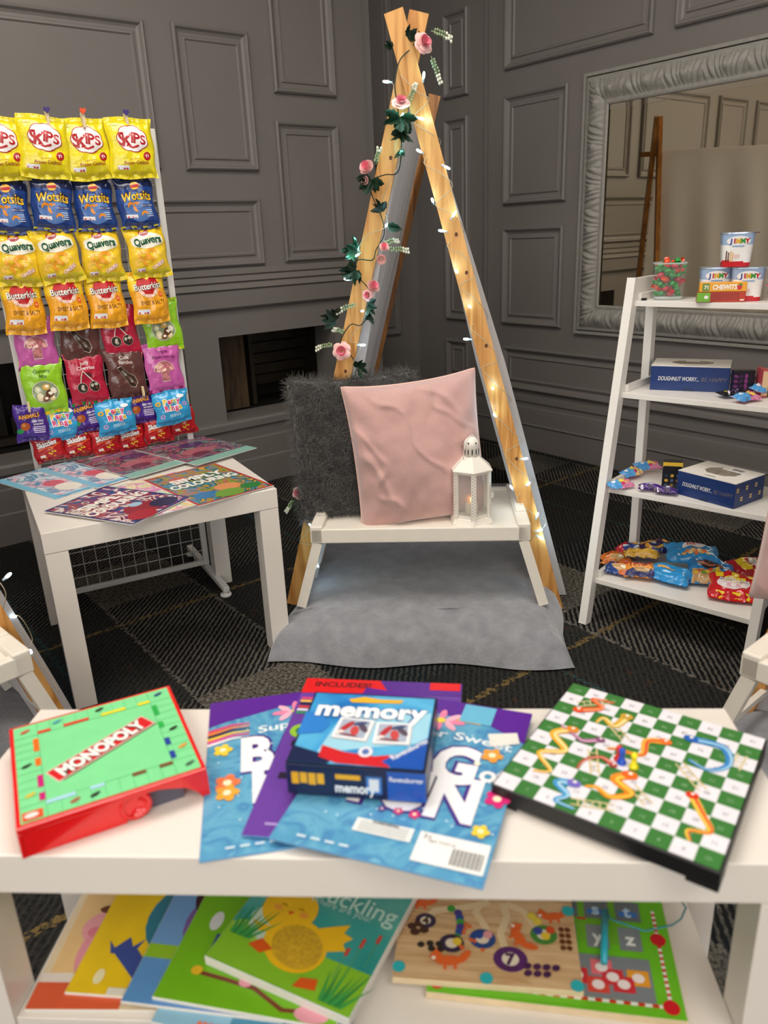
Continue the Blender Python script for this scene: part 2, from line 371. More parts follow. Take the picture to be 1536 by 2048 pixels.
# right wall
wr = MB()
wr.box((UR, -2.9, 0), (3.1, 3.5, H), PT)
for a in ((1.95, 2.70, 1.70, 2.5), (.85, 1.86, 1.70, 2.5), (2.335, 2.70, 1.143, 1.60), (2.335, 2.70, .60, 1.045), (.6, 2.69, .288, .495),
          (2.93, 3.10, 1.64, 2.0), (2.93, 3.10, .60, 1.555), (2.93, 3.10, .288, .50), (2.93, 3.10, 2.08, 2.5), (-.6, .5, .6, 1.6), (-.6, .5, .288, .495), (-2, -.7, .6, 1.6)):
    mould(wr, toR, *a, PT)
wr.box((UR - .008, 2.782, .25), (UR, 2.796, H), PT); wr.box((UR - .02, 2.80, 0), (UR, 2.812, H), PT)
struct(wr.build('wall_right', M=WM))
tr = MB()
rail(tr, toR, -2.9, 3.33, [(.262, 0), (.26, .010), (.235, .012), (.230, .004), (.21, .004), (.205, .016), (.185, .018), (.13, .020), (.125, .027), (.118, .02), (0, .022)], PT)
struct(tr.build('baseboard_right', M=WM))
# the two walls behind the photographer
bw = MB(); BW = mat('cream_wall_paint', '#b9ab93', .6, var=.03, scale=2)
bw.box((-3.1, -2.9, 0), (-3, 3.9, H), BW); struct(bw.build('wall_back', M=WM))
bw = MB(); bw.box((-3, -3.0, 0), (3.1, -2.9, H), BW); struct(bw.build('wall_front', M=WM))
# ceiling lamps
for x, y, w, h in ((-.1, 1.35, 1.5, 1.0), (-1.7, .6, .9, .9), (1.2, -.9, 1.2, 1.2), (-.6, -1.6, 1.6, 1.2)):
    t = thing('ceiling_lamp', 'flat ceiling lamp panel of the room', 'lamp', (x, y, H), 0, 'ceiling lamps')
    b = MB(); b.box((-w / 2 - .03, -h / 2 - .03, -.02), (w / 2 + .03, h / 2 + .03, 0), WMETAL); b.build('lamp_housing', t)
    b = MB(); b.box((-w / 2, -h / 2, -.03), (w / 2, h / 2, -.02), mat('lamp_diffuser', '#fff2dd', .5, var=0, emit=3)); b.build('diffuser', t)
for k, M_ in ((1, WM @ Matrix.Translation((-1.5, -2.9, 0))), (2, WM @ Matrix.Translation((-3, -1.0, 0)) @ Matrix.Rotation(-pi / 2, 4, 'Z'))):  # unseen glowing panes, added on the rear walls to go with the fill lights
    wn = MB(); wn.box((-1.14, .0, .66), (1.14, .02, 2.24), WHITE); wn.box((-1.1, .02, .70), (1.1, .03, 2.2), mat('window_sky_pane', '#eef2f6', .4, var=0, emit=1.2))
    for x in (-.37, .37): wn.box((x - .02, .03, .7), (x + .02, .04, 2.2), WHITE)
    struct(wn.build('window_%d' % k, M=M_))
# ---------------------------------------------------------------- carved mirror on the right wall
FRM = mat('silver_grey_paint', '#94918b', .5, var=.08, scale=60)
mv0, mv1, mz0, mz1 = .55, 2.24, .597, 1.603
t = thing('wall_mirror', 'large mirror in a carved silver grey frame hanging on the right wall', 'mirror', M=WM @ Matrix.Translation((UR, (mv0 + mv1) / 2, 0)))
off = (mv0 + mv1) / 2; W_ = mv1 - mv0; FW = .115
def relief(s, d, L_):
    q = d / FW
    base = .012 + .03 * sin(pi * min(1, max(0, (q - .05) / .95))) ** .7 if .0 < q < 1 else .01
    if q < .13: return .016 + .006 * sin(pi * q / .13)
    if q > .86: return .016 + .010 * sin(pi * (q - .86) / .14)
    e = sin(pi * (q - .13) / .73)
    k = s / .16; c = (k - math.floor(k)) - .5; sg = 1 if c > 0 else -1
    bend = (q - .5) * .9 * sg + .35 * sin(c * pi * 2)
    leaf = abs(sin(pi * (s / .021 + bend * 1.6)))
    rose = math.exp(-((c * .16) ** 2 + ((q - .5) * FW) ** 2) / .00022)
    return .018 + e * (.010 + .014 * leaf * (1 - rose)) + .018 * rose
fb = MB()
for side, (L_, n) in enumerate(((W_, 420), (mz1 - mz0, 260), (W_, 420), (mz1 - mz0, 260))):
    def fn(u, w, side=side, L_=L_):
        d = w * FW; s = d + u * (L_ - 2 * d)
        h = relief(abs(s - L_ / 2), d, L_) if d > 0 else 0.0
        a, z = (((mv0 + s), mz0 + d), ((mv1 - d), mz0 + s), ((mv1 - s), mz1 - d), ((mv0 + d), mz1 - s))[side]
        return (-h, a - off, z)
    fb.grid(fn, n, 16, FRM)
fb.build('carved_frame', t)
g = MB(); g.box((-.010, mv0 + FW - .004 - off, mz0 + FW - .004), (-.004, mv1 - FW + .004 - off, mz1 - FW + .004), mat('mirror_glass', '#efe3c8', .015, var=0, metal=1)); g.build('mirror_glass', t)
g = MB()
for a0, a1, b0, b1 in ((mv0 + FW, mv1 - FW, mz1 - FW - .02, mz1 - FW),):
    g.box((-.012, a0 - off, b0), (-.010, a1 - off, b1), mat('bevelled_glass', '#f2e8d4', .03, var=0, metal=1))
g.build('bevelled_edge', t)
b = MB()
rail(b, toR, 1, 2, [(0, 0), (0, 0)], PT) if False else None
for a0, a1, z0, z1 in ((mv0 - .02, mv1 + .012, mz0 - .012, mz0), (mv0 - .02, mv1 + .012, mz1, mz1 + .012), (mv1, mv1 + .012, mz0, mz1)):
    b.box((-.02, a0 - off, z0), (0, a1 - off, z1), FRM)
b.build('outer_moulding', t)
# ================================================================ white side table with comics (left)
TX, TY, TA = -.7511, 1.5805, .4859
def side_table(name, label, w, d, h, loc, rz, shelf=None):
    t = thing(name, label, 'table', loc, rz)
    b = MB(); b.box((0, 0, h - .05), (w, d, h), WHITE, bev=.0015); b.build('tabletop', t)
    for x in (0, w - .05):
        for y in (0, d - .05):
            b = MB(); b.box((x + .0005, y + .0005, 0), (x + .0495, y + .0495, h - .051), WHITE, bev=.001); b.build('leg', t)
    if shelf:
        b = MB(); b.box((.05, .004, shelf - .018), (w - .05, d - .004, shelf), WHITE, bev=.001); b.build('shelf', t)
    return t
side_table('side_table', 'square white side table on the left carrying fanned comics, in front of the snack rack', .55, .55, .45, (TX, TY, 0), TA)
BX, BY, BA = -.4932, .6396, -.0701; SH = .212
side_table('low_bench_table', 'long white low table in the foreground with board games on top', .9, .26, .45, (BX, BY, 0), BA, SH)
# ---------------------------------------------------------------- wire display rack
RA = .49; RX, RY = -.575, 2.36
rk = thing('wire_rack', 'white wire grid rack on feet hung with snack packets behind the side table', 'rack', (RX, RY, 0), RA)
for s in (-.465, -.02):
    b = MB(); b.box((s - .009, -.007, .035), (s + .009, .007, 1.332), WMETAL, bev=.002); b.build('upright', rk)
for z in (.045, 1.325):
    b = MB(); b.box((-.456, -.007, z - .008), (-.029, .007, z + .008), WMETAL, bev=.002); b.build('crossbar', rk)
b = MB()
for i in range(1, 12): b.tube([(-.465 + i * .0371, 0, .05), (-.465 + i * .0371, 0, 1.32)], .0014, WMETAL, 5)
for i in range(1, 31): b.tube([(-.46, .002, .045 + i * .0409), (-.025, .002, .045 + i * .0409)], .0014, WMETAL, 5)
b.build('wire_grid', rk)
for s in (-.465, -.02):
    b = MB(); b.box((s - .010, -.21, .016), (s + .010, .21, .034), WMETAL, bev=.003)
    f = b.build('foot', rk)
    for y in (-.195, .195):
        b = MB(); b.lathe([(.006, .018), (.006, .010), (.016, .009), (.018, .004), (.017, 0)], mat('white_rubber', '#e6e4df', .6), Matrix.Translation((s, y, 0))); b.build('foot_cap', f)

# ---------------------------------------------------------------- packets
def bag_fn(w, h, T, seed, crimp=.09, pinch=.05, wr=1.0, flat=False):
    rnd = random.Random(seed); ph = [rnd.uniform(0, 6.3) for _ in range(8)]; bend = rnd.uniform(-1, 1)
    def fn(x, y, lift=0, side=1):
        u, v = 2 * x / w, 2 * y / h; u = max(-1, min(1, u)); v = max(-1, min(1, v)); av = abs(v); lim = 1 - crimp * 1.6
        body = max(0, 1 - abs(u) ** 3.2) ** .6 * (max(0, 1 - (av / lim) ** 4) ** .55 if av < lim else 0)
        z = T * body
        k = sin(3.1 * u + 5 * v + ph[0]) * sin(4.2 * v - 2.2 * u + ph[1]) + .6 * sin(9 * u - 7 * v + ph[2]) * sin(3 * u + 8 * v + ph[3])
        fan = (av ** 3) * (1 - .5 * body) * (sin(11 * u + ph[4]) + .6 * sin(19 * u + ph[5]))          # pleats running in from the seals
        n3 = noise.noise(Vector((x * 42 + seed * 3.1, y * 42, seed)))
        z += T * wr * (.13 * k * body + .22 * fan * min(1, (1 - av) * 6) + .22 * n3 * body)
        if av > lim: z += .0012 * sin(u * 60)
        z = z * side if side > 0 else -z * .55
        xx = x * (1 - pinch * (1 - v * v) ** 1.2) + (0.0025 * sin(5 * v + ph[6]) * abs(u) if not flat else 0)
        yy = y + .0022 * sin(3.3 * u + ph[7]) * v
        z += .35 * T * bend * (u * .25 * v) 
        return (xx, yy, z + lift * side)
    return fn
def make_bag(name, w, h, T, base, prints, seed, basef=None, **kw):
    """base: foil colour; basef(u, v) in -1..1 gives other foil colours; prints(MB) draws the printing flat"""
    fn = bag_fn(w, h, T, seed, **kw); b = MB(); bm_ = foil(base)
    mf = (lambda u, v: foil(basef(2 * u - 1, 2 * v - 1))) if basef else None
    b.grid(lambda u, v: fn((u - .5) * w, (v - .5) * h), 26, 30, bm_, mf=mf)
    b.grid(lambda u, v: fn((.5 - u) * w, (v - .5) * h, 0, -1), 12, 14, bm_)
    src = MB(); prints(src)
    gx = [w * (i / 13 - .5) for i in range(1, 13)]; gy = [h * (i / 15 - .5) for i in range(1, 15)]
    merge(b, drape(src, lambda x, y, z: fn(x, y, z + .0006), gx, gy))
    return b
def nutri(b, x, y, w, h):
    b.rect(x - w / 2, y - h / 2, x + w / 2, y + h / 2, ink('#e9e9ee'), .0002)
    for i, c in enumerate(('#d34b3f', '#e8e8ea', '#c9473c', '#b8403a')): b.rect(x - w / 2 + w * (i + .3) / 4.6, y - h * .45, x - w / 2 + w * (i + 1.1) / 4.6, y - h * .02, ink(c), .0004)
def cloud(b, cx, cy, rx, ry, m, z, n=7, k=.10):
    b.poly([(cx + rx * (1 + k * abs(sin(n * t / 2))) * cos(t), cy + ry * (1 + k * abs(sin(n * t / 2))) * sin(t)) for t in [2 * pi * i / 56 for i in range(56)]], m, z)
def p_prawn(b):
    cloud(b, .002, .020, .039, .031, ink('#a8141c'), 0); cloud(b, .002, .020, .037, .029, ink('#f3e9ea'), .0003)
    cols = ink('#b3121c')
    for ch, x, y, s in (('S', -.027, .019, .042), ('K', -.011, .016, .046), ('i', .001, .024, .040), ('P', .013, .021, .038), ('S', .029, .018, .033)):
        b.text(ch, s, x, y, cols, .0007, radians(-8), .022)
    b.ribbon([(-.016, .004), (0, -.002), (.016, .003)], .005, cols, .0007)
    b.disc(.036, -.022, .010, .011, ink('#a8141c'), .0003); b.text('71', .010, .036, -.022, ink('#f3e9ea'), .0006, .3, .03)
    b.text('Prawn Cocktail', .0125, .006, -.038, ink('#a33b1a'), .0003, 0, .012, fit=.066); b.text('LIGHT & MELTY', .004, .002, -.029, ink('#a33b1a'), .0003)
    nutri(b, -.030, -.049, .030, .010); b.rect(-.047, .052, -.028, .058, ink('#d8cf6a'), .0003)
def p_cheesepuff(b):
    cloud(b, 0, -.012, .036, .036, ink('#5278b8'), 0, 5, .05); 
    b.disc(0, .040, .012, .010, ink('#f0b43a'), .0003); b.rect(-.011, .036, .011, .043, ink('#b3202a'), .0006)
    b.otext('Wotsits', .031, 0, .012, ink('#ffcb2e'), ink('#3a1d12'), .0004, .02, .015, .05, fit=.082, arc=.004)
    for x, y, r, a in ((-.018, -.012, .009, .3), (.001, -.014, .012, 1.2), (.014, -.034, .008, .2)):
        b.ribbon([(x + r * cos(a + t), y + r * sin(a + t)) for t in [i * .5 for i in range(7)]], lambda q: r * .9 * (1 - .6 * abs(2 * q - 1)), ink('#e8912a'), .0004)
    b.rect(.010, -.014, .040, -.008, ink('#2b2b6f'), .0004); b.text('REALLY CHEESY', .0045, .025, -.011, ink('#f4f4fa'), .0007)
    for i in range(4): b.rect(.018, -.023 - i * .005, .036, -.021 - i * .005, ink('#c9d6f0'), .0003)
    nutri(b, -.022, -.036, .032, .009)
def p_curl(b):
    cloud(b, 0, .028, .044, .019, ink('#f4f1e0'), .0002, 6, .08)
    b.disc(-.004, .050, .014, .009, ink('#a01c28'), .0004); b.text('WALKERS', .0052, -.004, .050, ink('#f6e9d8'), .0007, 0, .02)
    b.otext('Quavers', .026, .001, .027, ink('#1d5b3a'), ink('#f8f6e8'), .0005, .06, .045, .05, fit=.078, arc=.002)
    for x, y, r in ((-.020, -.008, .012), (.006, -.006, .014), (.022, -.012, .010), (-.006, -.026, .013), (-.03, -.028, .01)):
        b.ribbon([(x + r * cos(t), y + r * .7 * sin(t)) for t in [i * .55 for i in range(9)]], r * .7, ink('#f2a62a' if r > .0115 else '#f8c85a'), .0004)
    b.otext('CHEESE', .012, .020, -.036, ink('#f5eee0'), ink('#b8452a'), .0006, .45, .02, .06)
    nutri(b, -.030, -.048, .022, .009)
def p_popcorn(b):
    b.poly([(.0, -.004), (-.024, .020), (-.031, .036), (-.026, .050), (-.013, .053), (0, .044), (.013, .053), (.026, .050), (.031, .036), (.024, .020)], ink('#c2151c'), .0002)
    for i in range(9):
        a = pi + pi * i / 8; b.disc(.023 * cos(a) * (1 - .1 * (i % 2)), .016 + .014 * sin(a), .0055, .0048, ink('#f3d9c2' if i % 2 else '#e9b7a8'), .0004)
    b.otext('Butterkist', .024, 0, .030, ink('#f9f4ec'), ink('#3a2016'), .0006, .04, .012, .045, fit=.076, arc=-.002)
    b.text('SWEET & SALTY', .016, .004, -.016, ink('#5a2a12'), .0003, 0, .008, fit=.068)
    b.text('A PERFECT BALANCE', .004, 0, -.006, ink('#b5651d'), .0003); b.disc(.032, .004, .006, .008, ink('#e8611a'), .0003); b.text('98', .006, .032, .004, ink('#ffe9b8'), .0005)
    nutri(b, -.024, -.040, .034, .013); b.text('70g', .005, .034, -.046, ink('#8a4a12'), .0003)
def sweet_print(title1, title2, tcol, kind):
    def p(b):
        b.text(title1, .014, 0, .045, ink(tcol), .0003, .05, .02); b.text(title2, .014, .002, .031, ink(tcol), .0003, -.04, .02)
        def window(pts, fill):
            cx = sum(q[0] for q in pts) / len(pts); cy = sum(q[1] for q in pts) / len(pts)
            b.poly([(cx + (q[0] - cx) * 1.05, cy + (q[1] - cy) * 1.05) for q in pts], ink('#e9e0d6'), .0002); b.poly(pts, ink(fill, .1), .0005)
        rr = random.Random(title1)
        if kind == 'mushroom':
            window([(.030 * cos(t), -.008 + .026 * sin(t)) for t in [pi * i / 14 for i in range(15)]] + [(-.012, -.012), (-.011, -.038), (.011, -.038), (.012, -.012)], '#b06a72')
            for i in range(14): b.disc(rr.uniform(-.022, .022), rr.uniform(-.008, .010), .007, .005, ink(rr.choice(('#e2a09c', '#c9737c', '#f0c9bb'))), .0008, rot=rr.uniform(0, 3))
            for i in range(4): b.disc(rr.uniform(-.007, .007), rr.uniform(-.034, -.014), .006, .005, ink('#d48b8c'), .0008)
        elif kind == 'cola':
            window([(-.026, .016), (-.014, .020), (.004, .000), (.022, -.012), (.028, -.030), (.018, -.044), (.004, -.038), (-.004, -.018), (-.018, .004)], '#3a2a24')
            for i in range(6): b.disc(-.008 + .028 * i / 5 + rr.uniform(-.003, .003), .004 - .036 * i / 5, .006, .004, ink(rr.choice(('#6a584c', '#8d8a84', '#55362a'))), .0008, rot=-.9)
        elif kind == 'cherry':
            for cx, cy in ((-.016, -.024), (.018, -.022)): window([(cx + .014 * cos(t), cy + .014 * sin(t)) for t in [2 * pi * i / 16 for i in range(16)]], '#2f2622')
            b.ribbon([(-.018, -.010), (-.014, .010), (-.008, .024), (.004, .008), (.018, -.008)], .0026, ink('#eadfd6'), .0006)
            b.poly([(-.010, .020), (.012, .016), (.018, .004), (.002, .008)], ink('#4a1a1e'), .0004)
            for cx, cy in ((-.016, -.024), (.018, -.022)):
                for i in range(3): b.disc(cx + rr.uniform(-.006, .006), cy + rr.uniform(-.006, .006), .005, .004, ink(rr.choice(('#8f8578', '#5c2a26', '#b9b3a6'))), .0008, rot=i)
        else:
            window([(.034 * cos(t), -.012 + .029 * sin(t)) for t in [2 * pi * i / 24 for i in range(24)]], '#8f9c7a')
            for x, y, r, c in ((-.016, -.024, .011, '#e8dcae'), (.004, .002, .010, '#d9a844'), (.010, -.018, .012, '#5a2c1c'), (-.002, -.030, .009, '#7a4426'), (.022, -.010, .009, '#e9e3cf'), (-.020, -.004, .009, '#cfd6b0'), (.016, -.030, .008, '#e9cf8a')):
                b.disc(x, y, r, r * .85, ink(c), .0008, rot=x * 90); b.disc(x + .002, y + .001, r * .5, r * .4, ink('#f6efd9'), .001)
    return p
def p_animals(b):
    b.otext('ANIMALS', .016, -.004, .020, ink('#e9a13a'), ink('#4a1c10'), .0003, .06, .03, .05, fit=.056)
    b.disc(-.020, -.008, .013, .012, ink('#b4551f'), .0003); b.disc(-.024, -.004, .006, .006, ink('#d98a4a'), .0006); b.disc(-.034, -.020, .010, .007, ink('#1f8a4c'), .0003)
    b.text('DID YOU', .007, .016, .004, ink('#f3eef8'), .0003, 0, .03); b.text('KNOW?', .007, .016, -.004, ink('#f3eef8'), .0003, 0, .03)
    for i in range(4): b.rect(.002, -.013 - i * .005, .032, -.0105 - i * .005, ink('#d9cfee'), .0003)
def p_rings(b):
    cl = ('#f6d838', '#e2457e', '#f08c2e', '#7cc142', '#e2457e'); x = -.020
    for ch, dx, c in zip('Party', (0, .013, .022, .030, .041), cl): b.otext(ch, .021, x + dx, .020, ink(c), ink('#f8fafc'), .0005, .02, .04, .075)
    for ch, dx, c in zip('Rings', (0, .011, .018, .029, .041), ('#e2457e', '#f6d838', '#b93a8a', '#e2457e', '#f6c838')): b.otext(ch, .021, x + .002 + dx, .001, ink(c), ink('#f8fafc'), .0005, .02, .04, .075)
    b.text('minis', .017, .004, -.020, ink('#bfe6f6'), .0003, 0, .015)
    for x, y in ((-.036, -.022), (-.040, .018), (.040, .006)): 
        b.disc(x, y, .008, .007, ink('#f0c23a' if y > .01 else '#b9a4dc'), .0003); b.disc(x, y, .003, .003, ink('#3fa3d6'), .0006)
    cloud(b, .030, .031, .011, .005, ink('#f2f6fa'), .0003)
def p_skittle(b):
    b.otext('Skittles', .020, -.004, .012, ink('#f7f3f0'), ink('#5a0a10'), .0003, .06, .045, .03, fit=.056)
    b.ribbon([(-.030, -.004), (-.010, .000), (.012, -.001), (.032, .006)], .003, ink('#f0651e'), .0003)
    b.text('FRUITS', .006, .004, -.007, ink('#f0b43a'), .0003)
    rr = random.Random(3)
    for i in range(16):
        b.disc(rr.uniform(-.036, .036), rr.uniform(-.030, -.012) if i < 11 else rr.uniform(.022, .03), .0034, .0028, ink(rr.choice(('#e02a2a', '#f0b43a', '#f08a2a', '#f6cf3a'))), .0003)
    b.rect(-.028, -.026, -.014, -.019, ink('#f3efec'), .0005)
BK = {}
def yb(c1, c2, lo, hi=2): return lambda u, v: c2 if (v < lo or v > hi) else c1
SP = [ # key, name, w, h, T, colour, print, base function
 ('prawn', 'crisp_packet', .122, .150, .019, '#f2e21a', p_prawn, lambda u, v: '#ead81a' if abs(v) < .8 else '#e0cc18'),
 ('puff', 'crisp_packet', .104, .136, .020, '#14357f', p_cheesepuff, lambda u, v: '#0c1c4a' if v > .55 or v < -.9 else ('#d9cf3a' if -.9 <= v < -.84 else '#163c84')),
 ('curl', 'crisp_packet', .110, .138, .020, '#f6d71c', p_curl, lambda u, v: '#f0c92a' if v > -.7 else '#dccb25'),
 ('corn', 'popcorn_packet', .102, .146, .018, '#f6b81c', p_popcorn, lambda u, v: '#f2a91e' if v < .3 else '#f6c81f'),
 ('mush', 'sweet_packet', .106, .146, .010, '#c257a4', sweet_print('Triple', 'Mushrooms', '#7a1f63', 'mushroom'), yb('#c45ba6', '#8b1a62', -.86)),
 ('cola', 'sweet_packet', .108, .146, .010, '#4e2a27', sweet_print('Cola', 'Bottles', '#d8c8c0', 'cola'), yb('#5b3330', '#3a0f14', -.86)),
 ('cherry', 'sweet_packet', .104, .146, .010, '#b01234', sweet_print('Jolly', 'Cherries', '#ecd9dc', 'cherry'), yb('#b3143a', '#0f7a40', -.86)),
 ('gummy', 'sweet_packet', .110, .150, .011, '#8fc722', sweet_print('Gummy', 'Mix', '#3f6a1a', 'gummy'), lambda u, v: '#efd01c' if abs(v) > .84 else '#92cb24'),
 ('animal', 'biscuit_packet', .086, .104, .012, '#43208a', p_animals, None),
 ('rings', 'biscuit_packet', .108, .100, .013, '#2f9fd6', p_rings, None),
 ('skit', 'sweet_packet', .084, .082, .010, '#b50f1a', p_skittle, lambda u, v: '#8c0c16' if abs(v) > .8 else '#b8101c'),
]
SPD = {q[0]: q for q in SP}
DESC = {'prawn': 'yellow crisp packet with red name', 'puff': 'dark blue crisp packet with yellow bubble lettering', 'curl': 'yellow crisp packet with dark green name on white',
        'corn': 'orange yellow popcorn packet with red heart', 'mush': 'pink packet of mushroom sweets', 'cola': 'brown packet of cola bottle sweets', 'cherry': 'dark red packet of cherry sweets', 'gummy': 'lime green packet of gummy sweets',
        'animal': 'purple packet of animal biscuits', 'rings': 'light blue packet of iced ring biscuits', 'skit': 'small red packet of fruit sweets'}
GRP = {'prawn': 'yellow crisp packets in the top row', 'puff': 'blue crisp packets in the second row', 'curl': 'yellow crisp packets in the third row', 'corn': 'popcorn packets in the fourth row',
       'mush': 'pink mushroom sweet packets', 'cola': 'cola bottle sweet packets', 'cherry': 'cherry sweet packets', 'gummy': 'gummy sweet packets', 'animal': 'purple biscuit packets', 'rings': 'blue biscuit packets', 'skit': 'small red sweet packets in the bottom row'}
RMX = Matrix.Translation((RX, RY, 0)) @ Matrix(((cos(RA), 0, sin(RA), 0), (sin(RA), 0, -cos(RA), 0), (0, 1, 0, 0), (0, 0, 0, 1)))   # x along the rack, y up, z towards the viewer
def bag_at(key, s, z, out, rot, label, tilt=.10, M0=RMX, group=None, sx=1):
    k = SPD[key]
    if key not in BK:
        b = make_bag(k[1], k[2], k[3], k[4], k[5], k[6], sum(map(ord, key)), k[7]); o = b.build(k[1]); BK[key] = o; first = True
    else: o = BK[key].copy(); COL.objects.link(o)
    o.matrix_world = M0 @ Matrix.Translation((s, z, out)) @ Matrix.Rotation(-tilt, 4, 'X') @ Matrix.Rotation(rot, 4, 'Z') @ Matrix.Scale(sx, 4, (1, 0, 0))
    return tag(o, label, 'packet', group or GRP[key])
POS4 = ('leftmost', 'second from left', 'third from left', 'rightmost')
rows = [('prawn', 1.274, [(-.410, -.02), (-.309, -.09), (-.204, .05), (-.092, -.01)], 'top row', .044),
        ('puff', 1.140, [(-.418, -.03), (-.312, -.08), (-.206, .0), (-.098, .06)], 'second row', .038),
        ('curl', 1.013, [(-.418, -.04), (-.321, .10), (-.208, .03), (-.086, .06)], 'third row', .041),
        ('corn', .893, [(-.425, -.04), (-.318, .0), (-.214, .02), (-.099, .04)], 'fourth row', .038)]
for key, z, L4, rown, out in rows:
    for i, (s, r) in enumerate(L4):
        bag_at(key, s, z + .003 * (i % 2), out + .012 * (i % 2), r, f'{DESC[key]}, {POS4[i]} in the {rown}')
for key, s, z, r, txt in (('mush', -.412, .794, -.03, 'leftmost, just above the left green packet'), ('cola', -.297, .800, .0, 'second from left in the fifth row'), ('cherry', -.188, .803, .02, 'third from left in the fifth row'), ('gummy', -.068, .812, .06, 'at the right edge of the fifth row'),
                          ('gummy', -.412, .676, .0, 'leftmost in the sixth row'), ('cherry', -.299, .686, .02, 'second from left in the sixth row'), ('cola', -.189, .690, .03, 'third from left in the sixth row'), ('mush', -.081, .694, .04, 'rightmost in the sixth row')):
    bag_at(key, s, z, .026 if z > .75 else .034, r, f'{DESC[key]}, {txt}', .06)
for key, s, z, r, o_, txt in (('rings', -.385, .572, .03, .024, 'leftmost of the three, under the left green packet'), ('animal', -.461, .585, -.02, .040, 'leftmost of the three, at the lower left corner'), ('animal', -.314, .586, .12, .026, 'in the middle, between two blue packets'), ('rings', -.238, .569, .06, .042, 'in the middle of the row'),
                              ('animal', -.158, .588, .02, .026, 'rightmost of the three'), ('rings', -.074, .575, .08, .042, 'rightmost of the three, under the pink packet')):
    bag_at(key, s, z, o_, r, f'{DESC[key]}, {txt}', .05)
for i, (s, z, r) in enumerate(((-.430, .507, .12), (-.350, .505, .05), (-.272, .500, .08), (-.200, .498, .02), (-.120, .512, .04), (-.043, .524, .10))):
    bag_at('skit', s, z, .017 if i % 2 else .024, r, f"{DESC['skit']}, {('leftmost', 'second from left', 'third from left', 'fourth from left', 'second from right', 'rightmost')[i]} in the bottom row of the rack", .03)
# heart-headed pegs along the top and the small pegs of the second row
for i, (s, c, cn) in enumerate(((-.289, '#3a2a78', 'purple'), (-.203, '#e8501e', 'orange'), (-.095, '#3a2a78', 'purple'))):
    t = thing('wooden_peg', f"small wooden peg with {cn} heart, {('leftmost of the three', 'in the middle', 'rightmost of the three')[i]} on the rack top", 'peg', M=RMX @ Matrix.Translation((s, 1.359, .050)), group='heart pegs on top of the rack')
    b = MB(); b.box((-.0035, -.035, .004), (.0035, .002, .013), mat('peg_wood', '#dcc9a4', .6)); b.box((-.0035, -.035, -.013), (.0035, .002, -.004), mat('peg_wood', '#dcc9a4', .6)); b.box((-.003, -.010, -.005), (.003, -.006, .006), WMETAL); b.build('peg_body', t)
    hp = [(0, -.006), (-.007, .001), (-.0075, .006), (-.0045, .009), (0, .006), (.0045, .009), (.0075, .006), (.007, .001)]
    b = MB(); b.prism(hp, .013, .017, mat('painted_' + cn, c, .5), Matrix.Translation((0, .001, 0))); b.build('heart', t)
for i, (s, z, o_) in enumerate(((-.300, 1.205, .030), (-.198, 1.203, .028), (-.090, 1.206, .030), (-.462, .632, .055), (-.152, .634, .044))):
    t = tag(MB().box((-.003, -.014, .0), (.003, .014, .010), mat('peg_wood', '#dcc9a4', .6)).box((-.003, -.010, .010), (.003, .002, .013), mat('peg_wood', '#dcc9a4', .6)).build('wooden_peg', M=RMX @ Matrix.Translation((s, z, o_))),
            ('plain wooden peg holding the second blue crisp packet', 'plain wooden peg holding the third blue crisp packet', 'plain wooden peg holding the rightmost blue crisp packet', 'plain wooden peg holding the leftmost purple biscuit packet', 'plain wooden peg holding the rightmost purple biscuit packet')[i], 'peg', 'plain pegs on the rack')
# ================================================================ comics fanned on the side table
def comic(label, corner, ang, L_, W2, z, mcover, draw=None, th=.0018, side=1):
    """corner = near-left corner on the table, long edge along ang, width to the far side"""
    b = MB(); b.box((0, 0, 0), (L_, W2, th), ink('#e8e6e2')); b.rect(.0002, .0002, L_ - .0002, W2 - .0002, mcover, th + .0002)
    if draw: draw(b, L_, W2, th + .0004)
    o = b.build('comic', loc=(corner[0], corner[1], z), rot=(0, 0, ang)); return tag(o, label, 'comic', 'comics fanned out on the side table')
CY = collage('print_ice', ['#8fc4d8', '#dfe6ea', '#4f93b4', '#e9b9c6', '#cfe2ea', '#7fb0cc'], 11)
FA = collage('print_dark_fairy', ['#2a2238', '#6a4a72', '#a9606a', '#3a3248', '#7c8f8a', '#5b3f66', '#c7a9a0'], 12)
PR = collage('print_princess', ['#e9dfe6', '#d98ab6', '#f2e2a8', '#b7d7d2', '#e8c04a', '#efe9ea'], 14)
JU = collage('print_jungle', ['#3f6a35', '#8a9a3a', '#b86a35', '#4a8aa8', '#2f5a38', '#d0a24a', '#5a3a24'], 13)
NV = collage('print_navy', ['#1d2a52', '#2c4a86', '#9a2430', '#e4e2e0', '#7a1c28', '#20335e'], 16)
def ice(b, L_, W2, z):
    b.rect(0, 0, L_, .022, ink('#7fc0dc'), z); b.disc(L_ * .55, .075, .03, .026, ink('#cf5f72'), z); b.disc(L_ * .75, .08, .04, .03, ink('#ece6da'), z); b.rect(L_ - .02, .01, L_ - .006, W2 - .02, ink('#5fb0d0'), z)
def fairy(b, L_, W2, z):
    b.rect(L_ - .045, .0, L_, W2, ink('#86b5a6'), z); b.disc(L_ * .60, W2 * .45, .035, .055, ink('#a8606c'), z); b.disc(L_ * .35, W2 * .6, .03, .04, ink('#4a3060'), z)
    b.disc(L_ * .70, W2 * .4, .02, .03, ink('#6b2f44'), z + .0002); b.rect(.012, W2 * .2, .022, W2 * .8, ink('#cfc8bc'), z)
    b.ribbon([(.045, W2 * .15), (.055, W2 * .4), (.042, W2 * .6), (.052, W2 * .85)], .016, ink('#8f6f92'), z + .0002)
